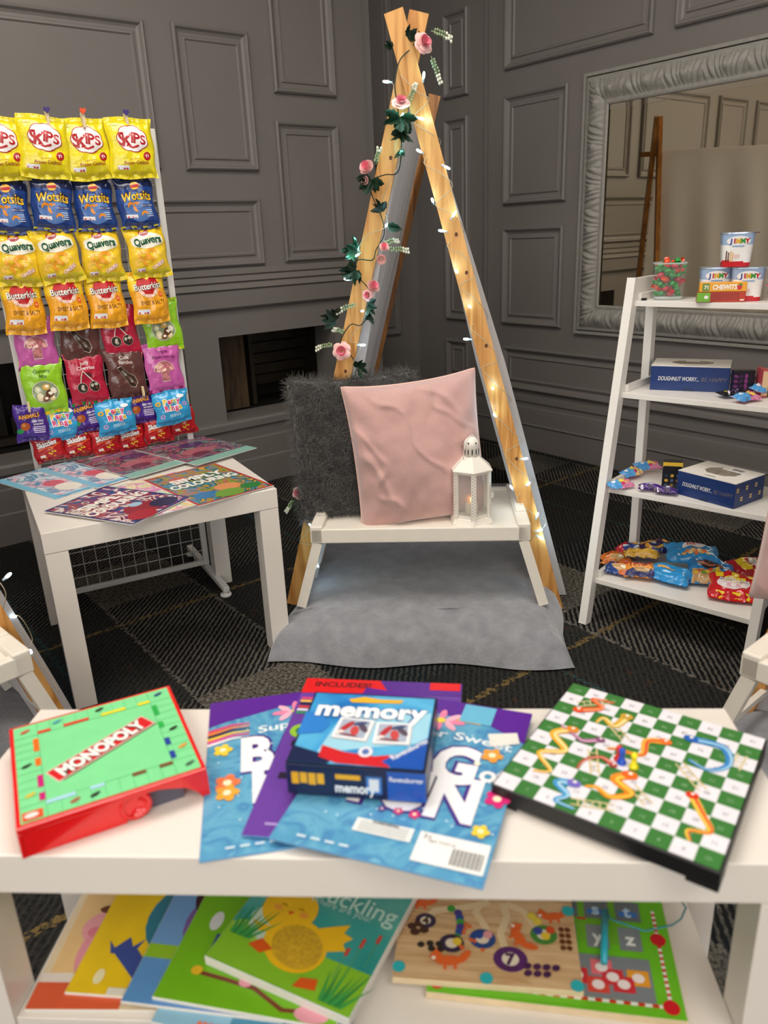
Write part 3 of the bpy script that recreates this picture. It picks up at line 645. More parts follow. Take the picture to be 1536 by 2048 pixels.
def colouring(c1, c2, big, extra):
    def d(b, L_, W2, z):
        b.rect(0, 0, L_, .006, ink(c1), z); b.rect(0, W2 - .006, L_, W2, ink(c1), z); b.rect(0, 0, .006, W2, ink(c1), z); b.rect(L_ - .006, 0, L_, W2, ink(c1), z)
        b.otext('SIMPLY', .046, .085, W2 * .52, ink('#f1efe6'), ink(c2), z + .0002, pi / 2, .05, .05, fit=.15)
        b.otext('COLOURING', .046, .130, W2 * .50, ink('#f1efe6'), ink(c2), z + .0002, pi / 2, .05, .05, fit=.185)
        for x, y, r, c in extra: b.disc(L_ * x, W2 * y, r, r * 1.25, ink(c), z + .0002)
    return d
cA, ZT = -.67, .4505
comic('pale blue comic at the far left, sticking out over the table edge', at_z(-11, 964, .45), -.66, .30, .215, ZT, CY, ice)
comic('pale blue comic second from left, lying on the leftmost one', at_z(75, 944, .45), -.69, .30, .215, ZT + .0022, CY, ice)
comic('white and pink princess comic between the red and the green ones', at_z(204, 980, .45), -.87, .297, .21, ZT, PR, lambda b, L_, W2, z: (b.ribbon([(.11, .02), (.125, .06), (.112, .10), (.124, .16)], .022, ink('#d98ab6'), z), b.disc(.21, .05, .035, .04, ink('#ecc766'), z), b.disc(.22, .05, .02, .022, ink('#f0cdb4'), z + .0002), b.rect(.14, .12, .20, .19, ink('#e9e2a8'), z), b.rect(.15, .12, .165, .20, ink('#4a9a6a'), z + .0003)))
comic('green and red colouring comic at the right front of the table', at_z(288, 964, .45), -.87, .297, .21, ZT + .0022, JU, colouring('#b8302a', '#2f6a48', 0, ((.72, .6, .028, '#d98f5a'), (.8, .25, .026, '#3a78a8'), (.84, .82, .022, '#2d7a3a'), (.24, .3, .02, '#c8542e'), (.88, .5, .03, '#6f9a3a'))))
comic('navy and red colouring comic nearest the front left corner', at_z(89, 1028, .45), -.45, .27, .20, ZT + .0045, NV, colouring('#1d2f66', '#b02433', 0, ((.78, .5, .04, '#8f1c26'), (.85, .75, .03, '#1a2547'), (.66, .55, .014, '#9cc0d8'), (.9, .3, .03, '#a5202c'))))
comic('dark purple comic, left one of the two at the back', at_z(146, 929, .45), -.70, .30, .215, ZT + .0068, FA, fairy)
comic('dark purple comic, right one of the two, reaching over the table edge', at_z(268, 906, .45), -.72, .31, .215, ZT + .009, FA, fairy)

# ================================================================ play tents: frame, canopy, mattress, tray, lights
FABRIC = mat('white_canopy_fabric', '#e6e5ea', .85, var=.03, bump=.15, bscale=300, sheen=.2)
_n = FABRIC.node_tree; _t = _n.nodes.new('ShaderNodeBsdfTranslucent'); _t.inputs[0].default_value = (1, 1, 1, 1); _m = _n.nodes.new('ShaderNodeMixShader'); _m.inputs[0].default_value = .55
_n.links.new(_n.nodes['Principled BSDF'].outputs[0], _m.inputs[1]); _n.links.new(_t.outputs[0], _m.inputs[2]); _n.links.new(_m.outputs[0], _n.nodes['Material Output'].inputs['Surface'])
BLANKET = mat('grey_fleece', '#8b8c92', .95, var=.16, scale=26, bump=.6, bscale=120, sheen=.5, spec=.1)
KNOT = mat('wood_knot', '#5a2f14', .6)
def tent(label, M, full):
    t = thing('play_tent', label, 'tent', M=M)
    sl = .273
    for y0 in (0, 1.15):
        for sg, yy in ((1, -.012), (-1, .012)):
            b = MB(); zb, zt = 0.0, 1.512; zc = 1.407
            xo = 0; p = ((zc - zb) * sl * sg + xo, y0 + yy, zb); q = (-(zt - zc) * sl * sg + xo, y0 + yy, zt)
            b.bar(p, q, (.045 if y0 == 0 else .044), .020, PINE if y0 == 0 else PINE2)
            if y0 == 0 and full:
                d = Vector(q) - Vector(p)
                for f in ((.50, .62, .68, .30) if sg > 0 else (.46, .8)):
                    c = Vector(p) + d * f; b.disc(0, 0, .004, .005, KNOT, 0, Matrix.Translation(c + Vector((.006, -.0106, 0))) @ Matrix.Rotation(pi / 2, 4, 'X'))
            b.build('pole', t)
    b = MB(); b.tube([(0, .015, 1.352), (0, 1.225, 1.352)], .011, PINE2, 10); b.build('ridge_pole', t)
    b = MB()
    for sg in (-1, 1):
        def fn(u, v, sg=sg):
            z = 1.365 - 1.33 * u; x = (1.42 - z) * sl + .002
            wv = (.010 * sin(v * 40 + 1.2 * sg) + .006 * sin(v * 23 + u * 3)) * min(1, u * 3)
            y = .015 + 1.12 * v + .01 * sin(u * 9 + sg) * (v - .5)
            return ((x + wv) * sg, y, z)
        b.grid(fn, 24, 70, FABRIC); b.grid(lambda u, v: tuple(Vector(fn(1 - u, v)) + Vector((-.0015 * sg, 0, 0))), 24, 70, FABRIC)
    for sg in (-1, 1):      # hem folded back behind the front poles
        o0, o1 = (-.035, .040) if sg > 0 else (-.055, .010)
        def hem(u, v, sg=sg, o0=o0, o1=o1):
            z = 1.30 - 1.27 * u; x = (1.42 - z) * sl * sg
            return (x + (o0 + (o1 - o0) * v if sg > 0 else -(o0 + (o1 - o0) * v)) * min(1, .35 + u * 1.4), .018 + .006 * sin(u * 17 + v * 2) + .012 * v * (1 - v), z)
        b.grid(hem, 30, 6, FABRIC)
    b.build('canopy', t)
    return t
TP = TR(.100, 2.05, 0, -.107)
tent('pine A-frame play tent with white canopy in the centre of the picture', TP, True)
TL = TR(-.683, 1.304, 0, .79) @ Matrix.Translation((-.30, .165, 0)) @ Matrix.Rotation(-.04, 4, 'Z')
TRR = TR(.618, 1.187, 0, -.87) @ Matrix.Translation((.294, .19, 0)) @ Matrix.Rotation(-.03, 4, 'Z')
tent('pine play tent at the left edge, only one pole foot in view', TL, False)
tent('pine play tent beyond the right edge behind the pink cushion', TRR, False)
# mattress under a fleece blanket
def mattress(label, M, seed=0):
    b = MB(); w, d, h = .76, 1.30, .095
    def top(u, v):
        x = (u - .5) * 2; y = (v - .5) * 2
        ex = 1 + .03 * sin(3 * y + seed); fx = max(0, 1 - abs(x) ** 7); fy = max(0, 1 - abs(y) ** 14); e = min(fx, fy) ** .45
        skirt = .012 * sin(14 * x + 2 * seed) * (abs(y) > .85) + .008 * sin(17 * y) * (abs(x) > .85)
        X = x * (w / 2 + .015 * (1 - e)) * ex + .010 * sin(9 * y) * (abs(x) > .9); Y = y * (d / 2 + .02 * (1 - e)) + .014 * sin(6 * x + seed) * (y < -.8)
        Z = .006 + (h - .006) * e + .004 * sin(4 * x + 3 * y + seed) * e + .0035 * noise.noise(Vector((x * 5, y * 8, seed))) * e + .003 * sin(24 * y + 2 * sin(3 * x)) * e * (y < -.3) * .6
        return (X + skirt * .2, Y, max(.002, Z))
    b.grid(top, 70, 110, BLANKET); b.grid(lambda u, v: (((.5 - u) * w), (v - .5) * d, .003), 2, 2, BLANKET)
    return tag(b.build('floor_mattress', M=M), label, 'mattress')
mattress('low floor mattress under a grey fleece blanket inside the central tent', TP @ Matrix.Translation((.008, .325, 0)), .4)
mattress('grey blanket covered mattress at the left edge under the white tray', TL @ Matrix.Translation((0, .42, 0)), 1.3)
mattress('grey blanket covered mattress at the right edge under the white tray', TRR @ Matrix.Translation((0, .42, 0)), 2.1)
# bed tray
def tray(label, M, z0=.086, zt=.315):
    t = thing('bed_tray', label, 'tray', M=M); w, d = .575, .34; r = .03
    b = MB(); b.box((.02, .02, zt - .018), (w - .02, d - .02, zt - .008), PLAST, bev=.002); b.build('tray_top', t)
    b = MB()
    b.box((.0, 0, zt - .042), (w, .022, zt - .002), PLAST, bev=.003); b.box((0, .014, zt - .03), (w, .028, zt - .006), PLAST, bev=.002); b.build('front_rail', t)
    b = MB(); b.box((.03, d - .022, zt - .042), (w - .03, d, zt - .002), PLAST, bev=.003); b.build('back_rail', t)
    for x, sg in ((0, -1), (w, 1)):
        b = MB(); b.box((x - .014 * (1 if sg > 0 else 0) - (0.02 if sg > 0 else 0), 0, zt - .042), (x + (.034 if sg < 0 else 0), d, zt + .006), PLAST, bev=.004)
        # handle slot rim
        b.box((x + (-.03 if sg > 0 else .004), .09, zt + .004), (x + (-.004 if sg > 0 else .03), d - .09, zt + .012), PLAST, bev=.003); b.build('end_rail', t)
        for y in (.014, d - .014):
            b = MB(); b.bar((x - sg * .017, y, zt - .042), (x + sg * .040, y, z0), .026, .024, PLAST); b.build('leg', t)
        b = MB(); b.bar((x + sg * .030, .014, z0 + .045), (x + sg * .030, d - .014, z0 + .045), .012, .012, PLAST, up=(0, 0, 1)); b.build('stretcher', t)
    return t
TRM = TR(-.197, 1.898, 0, -.075)
tray('white plastic bed tray in the centre with cushions and lantern on it', TRM)
tray('white plastic bed tray cut off by the left edge', TR(-.683, 1.304, 0, .79) @ Matrix.Translation((-.575, 0, 0)))
tray('white plastic bed tray at the right edge under the pink cushion', TR(.618, 1.187, 0, -.87))
# cushions
def cushion(name, label, M, w, h, T, m, seed, amp=.012, freq=9, fluffy=False, seam=None, nu=70):
    b = MB(); rnd = random.Random(seed)
    def f(u, v, s):
        x, y = 2 * u - 1, 2 * v - 1
        cor = abs(x * y) ** 3
        pin = .035 * (1 - y * y) * abs(x) ** 3; pin2 = .045 * (1 - x * x) * abs(y) ** 3
        X = x * w / 2 * (1 - pin) * (1 + .02 * cor); Y = y * h / 2 * (1 - pin2) * (1 + .03 * cor)
        body = (max(0, 1 - abs(x) ** 3) * max(0, 1 - abs(y) ** 3)) ** .5
        Z = T * body + .006
        p = Vector((x * freq * .22, y * freq * .22, seed + s))
        rad = math.atan2(y, x); ed = max(abs(x), abs(y))
        Z += amp * .9 * body * noise.noise(p * .8) + amp * .16 * body * noise.noise(p * 2.7) + .35 * amp * sin(rad * 17 + seed) * ed ** 6 * (1 - ed) * 6
        if fluffy:
            q = Vector((X * 38, Y * 30, s * 3.)); n1 = noise.noise(q); n2 = noise.noise(q * 2.3); n3 = noise.noise(q * 5)
            Z += (.005 * abs(n1) + .004 * n2 + .002 * n3); k = .004 * n2 + .002 * n3; X += k * abs(x) ** 6 * (1 if x > 0 else -1) + .003 * n1; Y += k * abs(y) ** 6 * (1 if y > 0 else -1)
        else:   # long diagonal drag folds
            dd = (x * .8 + y * .6); Z += amp * .55 * body * (max(0, sin(dd * 5.5 + 1.4 * noise.noise(p * .8) * 3 + seed)) ** 8 + .6 * max(0, sin(dd * 9 + 4 * noise.noise(p * 1.1) + 1)) ** 10) * (1 - .4 * x)
        return (X, Y, Z * s)
    b.grid(lambda u, v: f(u, v, 1), nu, nu, m); b.grid(lambda u, v: f(1 - u, v, -1), nu, nu, m)
    if not seam: return tag(b.build(name, M=M), label, 'cushion')
    t = thing(name, label, 'cushion', M=M); b.build('cover', t)
    e = MB(); pts = [f(i / 40, 0, 0) for i in range(40)] + [f(1, i / 40, 0) for i in range(40)] + [f(1 - i / 40, 1, 0) for i in range(40)] + [f(0, 1 - i / 40, 0) for i in range(40)]
    e.tube(pts, .0038, seam, 6, closed=True); e.build('piping', t); return t
def upright(x, y, z, rz, tilt, roll=0):
    """local x right, local y up, local z towards the viewer"""
    B = Matrix(((1, 0, 0, 0), (0, 0, -1, 0), (0, 1, 0, 0), (0, 0, 0, 1)))
    return Matrix.Translation((x, y, z)) @ Matrix.Rotation(rz, 4, 'Z') @ Matrix.Rotation(-tilt, 4, 'X') @ B @ Matrix.Rotation(roll, 4, 'Z')
VELVET = mat('pink_velvet', '#c39b95', .75, var=.10, scale=9, bump=.25, bscale=90, sheen=.8, spec=.2)
PIPING = mat('pink_piping', '#e0b4a8', .7, var=.04, sheen=.4)
FUR = mat('charcoal_faux_fur', '#302e2c', .9, var=.45, scale=45, bump=1.0, bscale=150, sheen=.9, spec=.15)
fur = cushion('throw_cushion', 'charcoal faux fur cushion standing behind the pink one on the tray', upright(-.070, 2.055, .490, .10, .05, .02), .335, .385, .058, FUR, 3, .016, 9, True, nu=150)
fur.data.materials.append(mat('fur_strand', '#565350', .5, var=.55, scale=22, sheen=.3, spec=.3))
pm = fur.modifiers.new('fur_pile', 'PARTICLE_SYSTEM'); ps = pm.particle_system.settings
ps.type = 'HAIR'; ps.count = 26000; ps.hair_length = .0085; ps.hair_step = 3; ps.render_step = 2; ps.display_step = 2; ps.material = 2
ps.root_radius = .45; ps.tip_radius = .1; ps.radius_scale = .002; ps.use_advanced_hair = True; ps.factor_random = .005; ps.brownian_factor = .004; ps.tangent_factor = .0
ps.clump_factor = .0
cushion('throw_cushion', 'pink velvet cushion with piping leaning on the dark fur cushion', upright(.096, 1.985, .488, .08, .13, .085), .343, .38, .056, VELVET, 11, .020, 8, seam=PIPING)
cushion('throw_cushion', 'pink velvet cushion cut off by the right edge', upright(.893, 1.305, .515, -.75, .10, 0), .37, .40, .06, VELVET, 5, .018, 8, seam=PIPING)
# lantern
LM = mat('white_enamelled_metal', '#e9e3d8', .32, var=.02); SLOT = mat('dark_gap', '#3a3630', .8, var=0)
lt = thing('candle_lantern', 'small white hexagonal metal lantern with glass sides on the tray', 'lantern', M=TR(.232, 1.928, .308, .52))
R6 = .050
def hexp(r, z): return [(r * cos(pi / 3 * i), r * sin(pi / 3 * i), z) for i in range(6)]
b = MB(); b.lathe([(R6 + .012, 0), (R6 + .012, .004), (R6 + .004, .018), (R6, .020)], LM, n=6, smooth=False); b.build('base', lt)
for i in range(6):
    a, c = Vector(hexp(R6, 0)[i]), Vector(hexp(R6, 0)[(i + 1) % 6])
    mid = (a + c) / 2; ed = (c - a).normalized(); nr = mid.normalized(); Mx = Matrix((ed, nr, Vector((0, 0, 1)))).transposed().to_4x4(); Mx.translation = mid
    L6 = (c - a).length
    b = MB(); hw = L6 / 2 - .001
    for q in (((-hw, -.002, .02), (-hw + .006, .001, .145)), ((hw - .006, -.002, .02), (hw, .001, .145)), ((-hw, -.002, .02), (hw, .001, .027)), ((-hw, -.002, .138), (hw, .001, .145))): b.box(*q, LM, Mx)
    fr = b.build('side_frame', lt)
    g = MB(); g.box((-hw + .006, -.0012, .027), (hw - .006, -.0006, .138), mat('lantern_glass', '#dfe3e0', .04, var=0, alpha=.16), Mx); g.build('glass_pane', fr)
for i in range(6):
    b = MB(); p = Vector(hexp(R6, 0)[i]); nr = p.normalized(); ed = Vector((-nr.y, nr.x, 0)); Mx = Matrix((ed, nr, Vector((0, 0, 1)))).transposed().to_4x4(); Mx.translation = p
    b.box((-.0065, -.001, .018), (.0065, .003, .147), LM, Mx)
    for k in range(13):
        for s_ in (-.0028, .0028): b.disc(s_, 0, .0010, .0012, SLOT, 0, Mx @ Matrix.Translation((0, .0033, .030 + k * .0085 + (.004 if s_ > 0 else 0))) @ Matrix.Rotation(-pi / 2, 4, 'X') , n=8)
    b.build('corner_post', lt)
b = MB(); b.box((-.003, 0, .06), (.006, .010, .075), LM, Matrix.Rotation(-.6, 4, 'Z') @ Matrix.Translation((0, R6 + .001, 0)) if False else Matrix.Rotation(radians(-95), 4, 'Z') @ Matrix.Translation((.012, R6 - .002, 0))); b.build('latch', lt)
b = MB(); b.lathe([(R6 + .008, .144), (R6 + .009, .148), (R6 + .005, .152), (.022, .180), (.022, .182)], LM, n=6, smooth=False); b.build('roof', lt)
b = MB(); b.lathe([(.020, .180), (.020, .208), (.0205, .211), (.019, .218), (.013, .226), (.006, .230), (.0001, .231)], LM, n=28)
for i in range(12):
    Mx = Matrix.Rotation(2 * pi * i / 12, 4, 'Z') @ Matrix.Translation((.0203, 0, .194)) @ Matrix.Rotation(pi / 2, 4, 'Y'); b.disc(0, 0, .0085, .0018, SLOT, 0.0002, Mx, n=10)
    if i % 2: b.disc(0, 0, .0026, .0026, SLOT, .0004, Matrix.Rotation(2 * pi * i / 12, 4, 'Z') @ Matrix.Translation((.0190, 0, .2165)) @ Matrix.Rotation(radians(70), 4, 'Y'), n=10)
b.build('chimney', lt)
b = MB(); b.tube([(.030 * cos(a), .0, .176 + .058 * sin(a)) for a in [pi * i / 16 for i in range(17)]], .0011, LM, 6, M=Matrix.Rotation(.9, 4, 'Z') @ Matrix.Rotation(.5, 4, 'X') @ Matrix.Translation((0, .09, -.02)) if False else Matrix.Rotation(.2, 4, 'Z')); b.build('handle', lt)
b = MB(); b.lathe([(.017, .020), (.017, .050), (.015, .052), (.003, .050)], mat('candle_wax', '#e9dcc0', .5)); b.build('candle', lt)
b = MB(); b.ball((0, -.0, .060), .0035, mat('candle_flame_bulb', '#ffc56a', .5, var=0, emit=6), sc_=(1, 1, 2)); b.build('flame_bulb', lt)
# ================================================================ ladder shelf on the right
LX, LY, LA = .535, 1.914, -.729; LK = .192; LW = .45
LMX = TR(LX, LY, 0, LA)
ls = thing('ladder_shelf', 'white ladder shelf with four shelves of sweets in front of the mirror', 'shelf unit', M=LMX)
LWH = mat('white_painted_wood', '#e8e4de', .35, var=.02)
for s in (0, LW):
    b = MB(); b.bar((s + (.011 if s == 0 else -.011), .0, 0), (s + (.011 if s == 0 else -.011), LK * .905, .905), .022, .032, LWH); b.build('front_leg', ls)
    b = MB(); b.box((s + (0 if s == 0 else -.022), .285, 0), (s + (.022 if s == 0 else 0), .312, .865), LWH, bev=.001); b.build('rear_leg', ls)
    b = MB(); x0, x1 = (s, s + .018) if s == 0 else (s - .018, s)
    b.prism([(.16, .868), (.31, .868), (.31, .905), (.175, .905)], x0, x1, LWH, Matrix(((0, 0, 1, 0), (1, 0, 0, 0), (0, 1, 0, 0), (0, 0, 0, 1)))); b.build('side_rail', ls)
LZ = (.127, .376, .623, .851)
for z in LZ:
    y0 = LK * z
    b = MB(); b.box((.020, y0 + .004, z - .014), (LW - .020, .306, z), LWH, bev=.001); b.build('shelf', ls)
    for s in (.020, LW - .030):
        b = MB(); b.box((s, y0 + .02, z), (s + .010, .30, z + .018), LWH, bev=.001); b.build('side_rail', ls)
def onL(s, n, z, rz=0): return LMX @ TR(s, n, z, rz)
# ---- top shelf: glass of wrapped sweets
gs = MB(); GL = mat('clear_glass', '#eef2f2', .05, var=0, alpha=.10); GE = mat('glass_edge', '#cfd8d8', .08, var=0, alpha=.55)
sq = lambda r, k=.78: [(r * math.copysign(abs(cos(a)) ** .45, cos(a)), r * math.copysign(abs(sin(a)) ** .45, sin(a))) for a in [2 * pi * i / 32 for i in range(32)]]
def sqlathe(b, prof, m):
    vs_ = []
    for r_, z in prof: vs_ += [(p[0], p[1], z) for p in sq(r_)]
    k = len(prof); b.add(vs_, [(i * 32 + j, i * 32 + (j + 1) % 32, (i + 1) * 32 + (j + 1) % 32, (i + 1) * 32 + j) for i in range(k - 1) for j in range(32)], m, None, True)
GM = onL(.078, .232, .8515, .45)
t = thing('glass_tumbler', 'clear square glass filled with green and red wrapped sweets on the top shelf', 'glass', M=GM)
b = MB(); sqlathe(b, [(.034, 0), (.036, .004), (.041, .088)], GL); b.build('glass_wall', t)
b = MB(); sqlathe(b, [(.0001, .001), (.034, .001), (.0355, .007), (.0001, .007)], GE); b.build('glass_base', t)
b = MB(); sqlathe(b, [(.041, .086), (.0418, .0885), (.041, .0895), (.0395, .088)], GE); b.build('rim', t)
rr = random.Random(5); wraps = {}
def wrapped(cn, c):
    b = MB(); f = mat('wrapper_' + cn, c, .15, var=.25, scale=220, bump=.8, bscale=260, coat=.5)
    b.ball((0, 0, 0), .0095, f, n=8, sc_=(1.15, .9, .85))
    for sg in (-1, 1):
        vs_ = [(sg * .009, 0, 0)] + [(sg * (.017 + .002 * (i % 2)), .008 * cos(2 * pi * i / 9), .006 * sin(2 * pi * i / 9)) for i in range(9)]
        b.add(vs_, [(0, 1 + i, 1 + (i + 1) % 9) for i in range(9)], f)
    return b
k = 0
for lay in range(8):
    for j in range(5 if lay < 7 else 4):
        a = 2 * pi * (j / 5 + .1 * lay); r_ = .0225 if j < 5 else 0
        cn = 'green' if (k * 7) % 10 < 6 else ('red' if (k * 7) % 10 < 9 else 'orange')
        if lay == 7: cn = ('orange', 'green', 'orange', 'green')[j]
        p = (r_ * cos(a) + rr.uniform(-.003, .003), r_ * sin(a) + rr.uniform(-.003, .003), .016 + lay * .0108)
        R_ = Matrix.Rotation(rr.uniform(0, 6), 4, 'Z') @ Matrix.Rotation(rr.uniform(-.5, .5), 4, 'Y')
        if cn not in wraps: wraps[cn] = wrapped(cn, {'green': '#1f9a3c', 'red': '#c01030', 'orange': '#e8491e'}[cn]).build('wrapped_sweet'); o = wraps[cn]
        else: o = wraps[cn].copy(); COL.objects.link(o)
        o.matrix_world = GM @ Matrix.Translation(p) @ R_ @ Matrix.Scale(.92, 4)
        tag(o, f'small {cn} wrapped sweet heaped in the clear square glass', 'sweet', f'{cn} wrapped sweets in the glass'); k += 1
# ---- tubs of biscuit dippers
def tub(label, M):
    t = thing('snack_tub', label, 'tub', M=M, group='white and blue snack tubs on the top shelf')
    r0_, r1, h = .031, .0365, .074
    w0 = ink('#f0eeec', .2); bl_ = ink('#9db6d8', .2); rd = ink('#c8202c', .2)
    b = MB()
    def fn(u, v):
        q = -pi + 2 * pi * u; k_ = .5; r_ = r0_ + (r1 - r0_) * v
        return (r_ * math.copysign(abs(cos(q)) ** k_, cos(q)), .80 * r_ * math.copysign(abs(sin(q)) ** k_, sin(q)), v * h)
    b.grid(fn, 64, 24, w0, mf=lambda u, v: rd if v < .16 + .05 * sin(u * 12) else (bl_ if v > .66 else w0))
    src = MB(); z = 0
    src.disc(-.001, .058, .026, .011, ink('#f2f0f0', .2), z, n=24)
    for ch, x, c in zip('JIMMY', (-.018, -.010, -.002, .008, .018), ('#3a4fa8', '#c8202c', '#e8b42a', '#3f9a3a', '#c8202c')): src.otext(ch, .014, x, .058, ink(c), ink('#2a2a3a'), .0003, 0, .05, .02)
    src.rect(-.014, .045, .012, .048, ink('#7fa8d0'), .0002)
    for i in range(4): src.rect(-.026 + i * .0045, .012, -.0235 + i * .0045, .036 - .003 * (i % 2), ink('#5a3018' if i < 2 else '#e0b878'), .0003)
    src.rect(-.012, .020, .004, .028, ink('#e8c9c0'), .0002)
    for x, y, rx, ry, c in ((.014, .022, .009, .012, '#1c1c20'), (.014, .022, .006, .009, '#f4f4f4'), (.012, .038, .006, .005, '#f4f4f4')): src.disc(x, y, rx, ry, ink(c, .2), .0003 + .0002 * (c != '#1c1c20')) if False else None
    def wrap(x, y, zz):
        v = max(0, min(1, y / h)); r_ = r0_ + (r1 - r0_) * v; return (x, -(.80 * r_ * max(.0, 1 - (abs(x) / r_) ** 4) ** .25) - zz - .0005, y)
    merge(b, drape(src, wrap, [.004 * i - .028 for i in range(15)], [.008 * i for i in range(10)])); b.build('tub_body', t)
    b = MB(); vs_ = [fn(i / 64, 1) for i in range(64)]; b.add([(x * 1.03, y * 1.03, h) for x, y, z in vs_] + [(x * 1.03, y * 1.03, h + .003) for x, y, z in vs_], [list(range(64))[::-1], list(range(64, 128))] + [(i, (i + 1) % 64, 64 + (i + 1) % 64, 64 + i) for i in range(64)], mat('foil_lid', '#b9c6d8', .2, metal=.6, var=.03))
    b.box((.034, -.034, h), (.042, -.024, h + .0025), mat('foil_tab', '#5a2030', .3)); b.build('foil_lid', t)
tub('white and blue snack tub at the lower left of the pyramid, behind the yellow box', onL(.190, .240, .8515, .50))
tub('white and blue snack tub at the lower right of the pyramid', onL(.267, .235, .8515, .42))
tub('white and blue snack tub standing alone on top of the two others', onL(.235, .232, .930, .47))
# ---- chewy sweet packs
def sweet_box(name, label, M, w, d, h, c, draw):
    b = MB(); b.box((-w / 2, -d / 2, 0), (w / 2, d / 2, h), ink(c), bev=.001)
    draw(b, Matrix.Translation((0, -d / 2 - .0004, 0)) @ Matrix.Rotation(pi / 2, 4, 'X'), w, h); return tag(b.build(name, M=M), label, 'box')
def d_red(b, M, w, h):
    b.rect(-w / 2, .001, -w / 2 + .030, h - .001, ink('#6fae2a'), 0, M); b.disc(-w / 2 + .021, h / 2, .005, .004, ink('#f0ece6'), .0002, M); b.rect(w / 2 - .012, .003, w / 2 - .003, .006, ink('#f0e0d0'), .0002, M)
    b.rect(-w / 2 + .030, .004, w / 2 - .014, h - .003, ink('#9c2c1c'), .0001, M)
def d_yel(b, M, w, h):
    b.text('CHEWITS', .0155, .004, h / 2, ink('#f8f2ea'), .0002, 0, .04, M=M, fit=.054); b.rect(-w / 2 + .006, .002, -w / 2 + .022, h - .002, ink('#6a8a2c'), .0001, M)
    b.text('71', .011, -w / 2 + .015, h / 2, ink('#f8f2ea'), .0003, 0, .04, M=M); b.disc(w / 2 - .016, h / 2 - .001, .0055, .006, ink('#cc2430'), .0002, M); b.disc(w / 2 - .014, h / 2 + .005, .004, .0025, ink('#3f8a2c'), .0003, M)
sweet_box('sweet_box', 'flat red and green sweet box lying under the yellow one', onL(.225, .185, .8515, .45), .108, .022, .0235, '#b5341f', d_red)
sweet_box('sweet_box', 'yellow sweet box with white lettering lying on the red one', onL(.228, .184, .8755, .45), .104, .020, .0215, '#eda51e', d_yel)
b = MB(); b.box((0, 0, 0), (.012, .010, .006), ink('#1c1c1e'), bev=.001); tag(b.build('shelf_clip', M=onL(.034, .172, .8515, 0)), 'small black clip lying at the left end of the top shelf', 'clip')
# second glass at the right edge of the top shelf
t = thing('glass_tumbler', 'clear glass with pink wrapped sweets cut off by the right edge', 'glass', M=onL(.345, .235, .8515, .45))
b = MB(); sqlathe(b, [(.033, 0), (.0345, .004), (.038, .075)], GL); b.build('glass_wall', t)
b = MB(); sqlathe(b, [(.038, .073), (.0388, .0755), (.038, .0765), (.0365, .075)], GE); b.build('rim', t)
for i in range(9):
    o = wraps['red'].copy(); COL.objects.link(o); a = i * 2.4
    o.matrix_world = onL(.345, .235, .8515, .45) @ Matrix.Translation((.017 * cos(a), .017 * sin(a), .014 + .006 * i)) @ Matrix.Rotation(i, 4, 'Z'); tag(o, 'red wrapped sweet in the glass at the right edge of the shelf', 'sweet', 'sweets in the right hand glass')
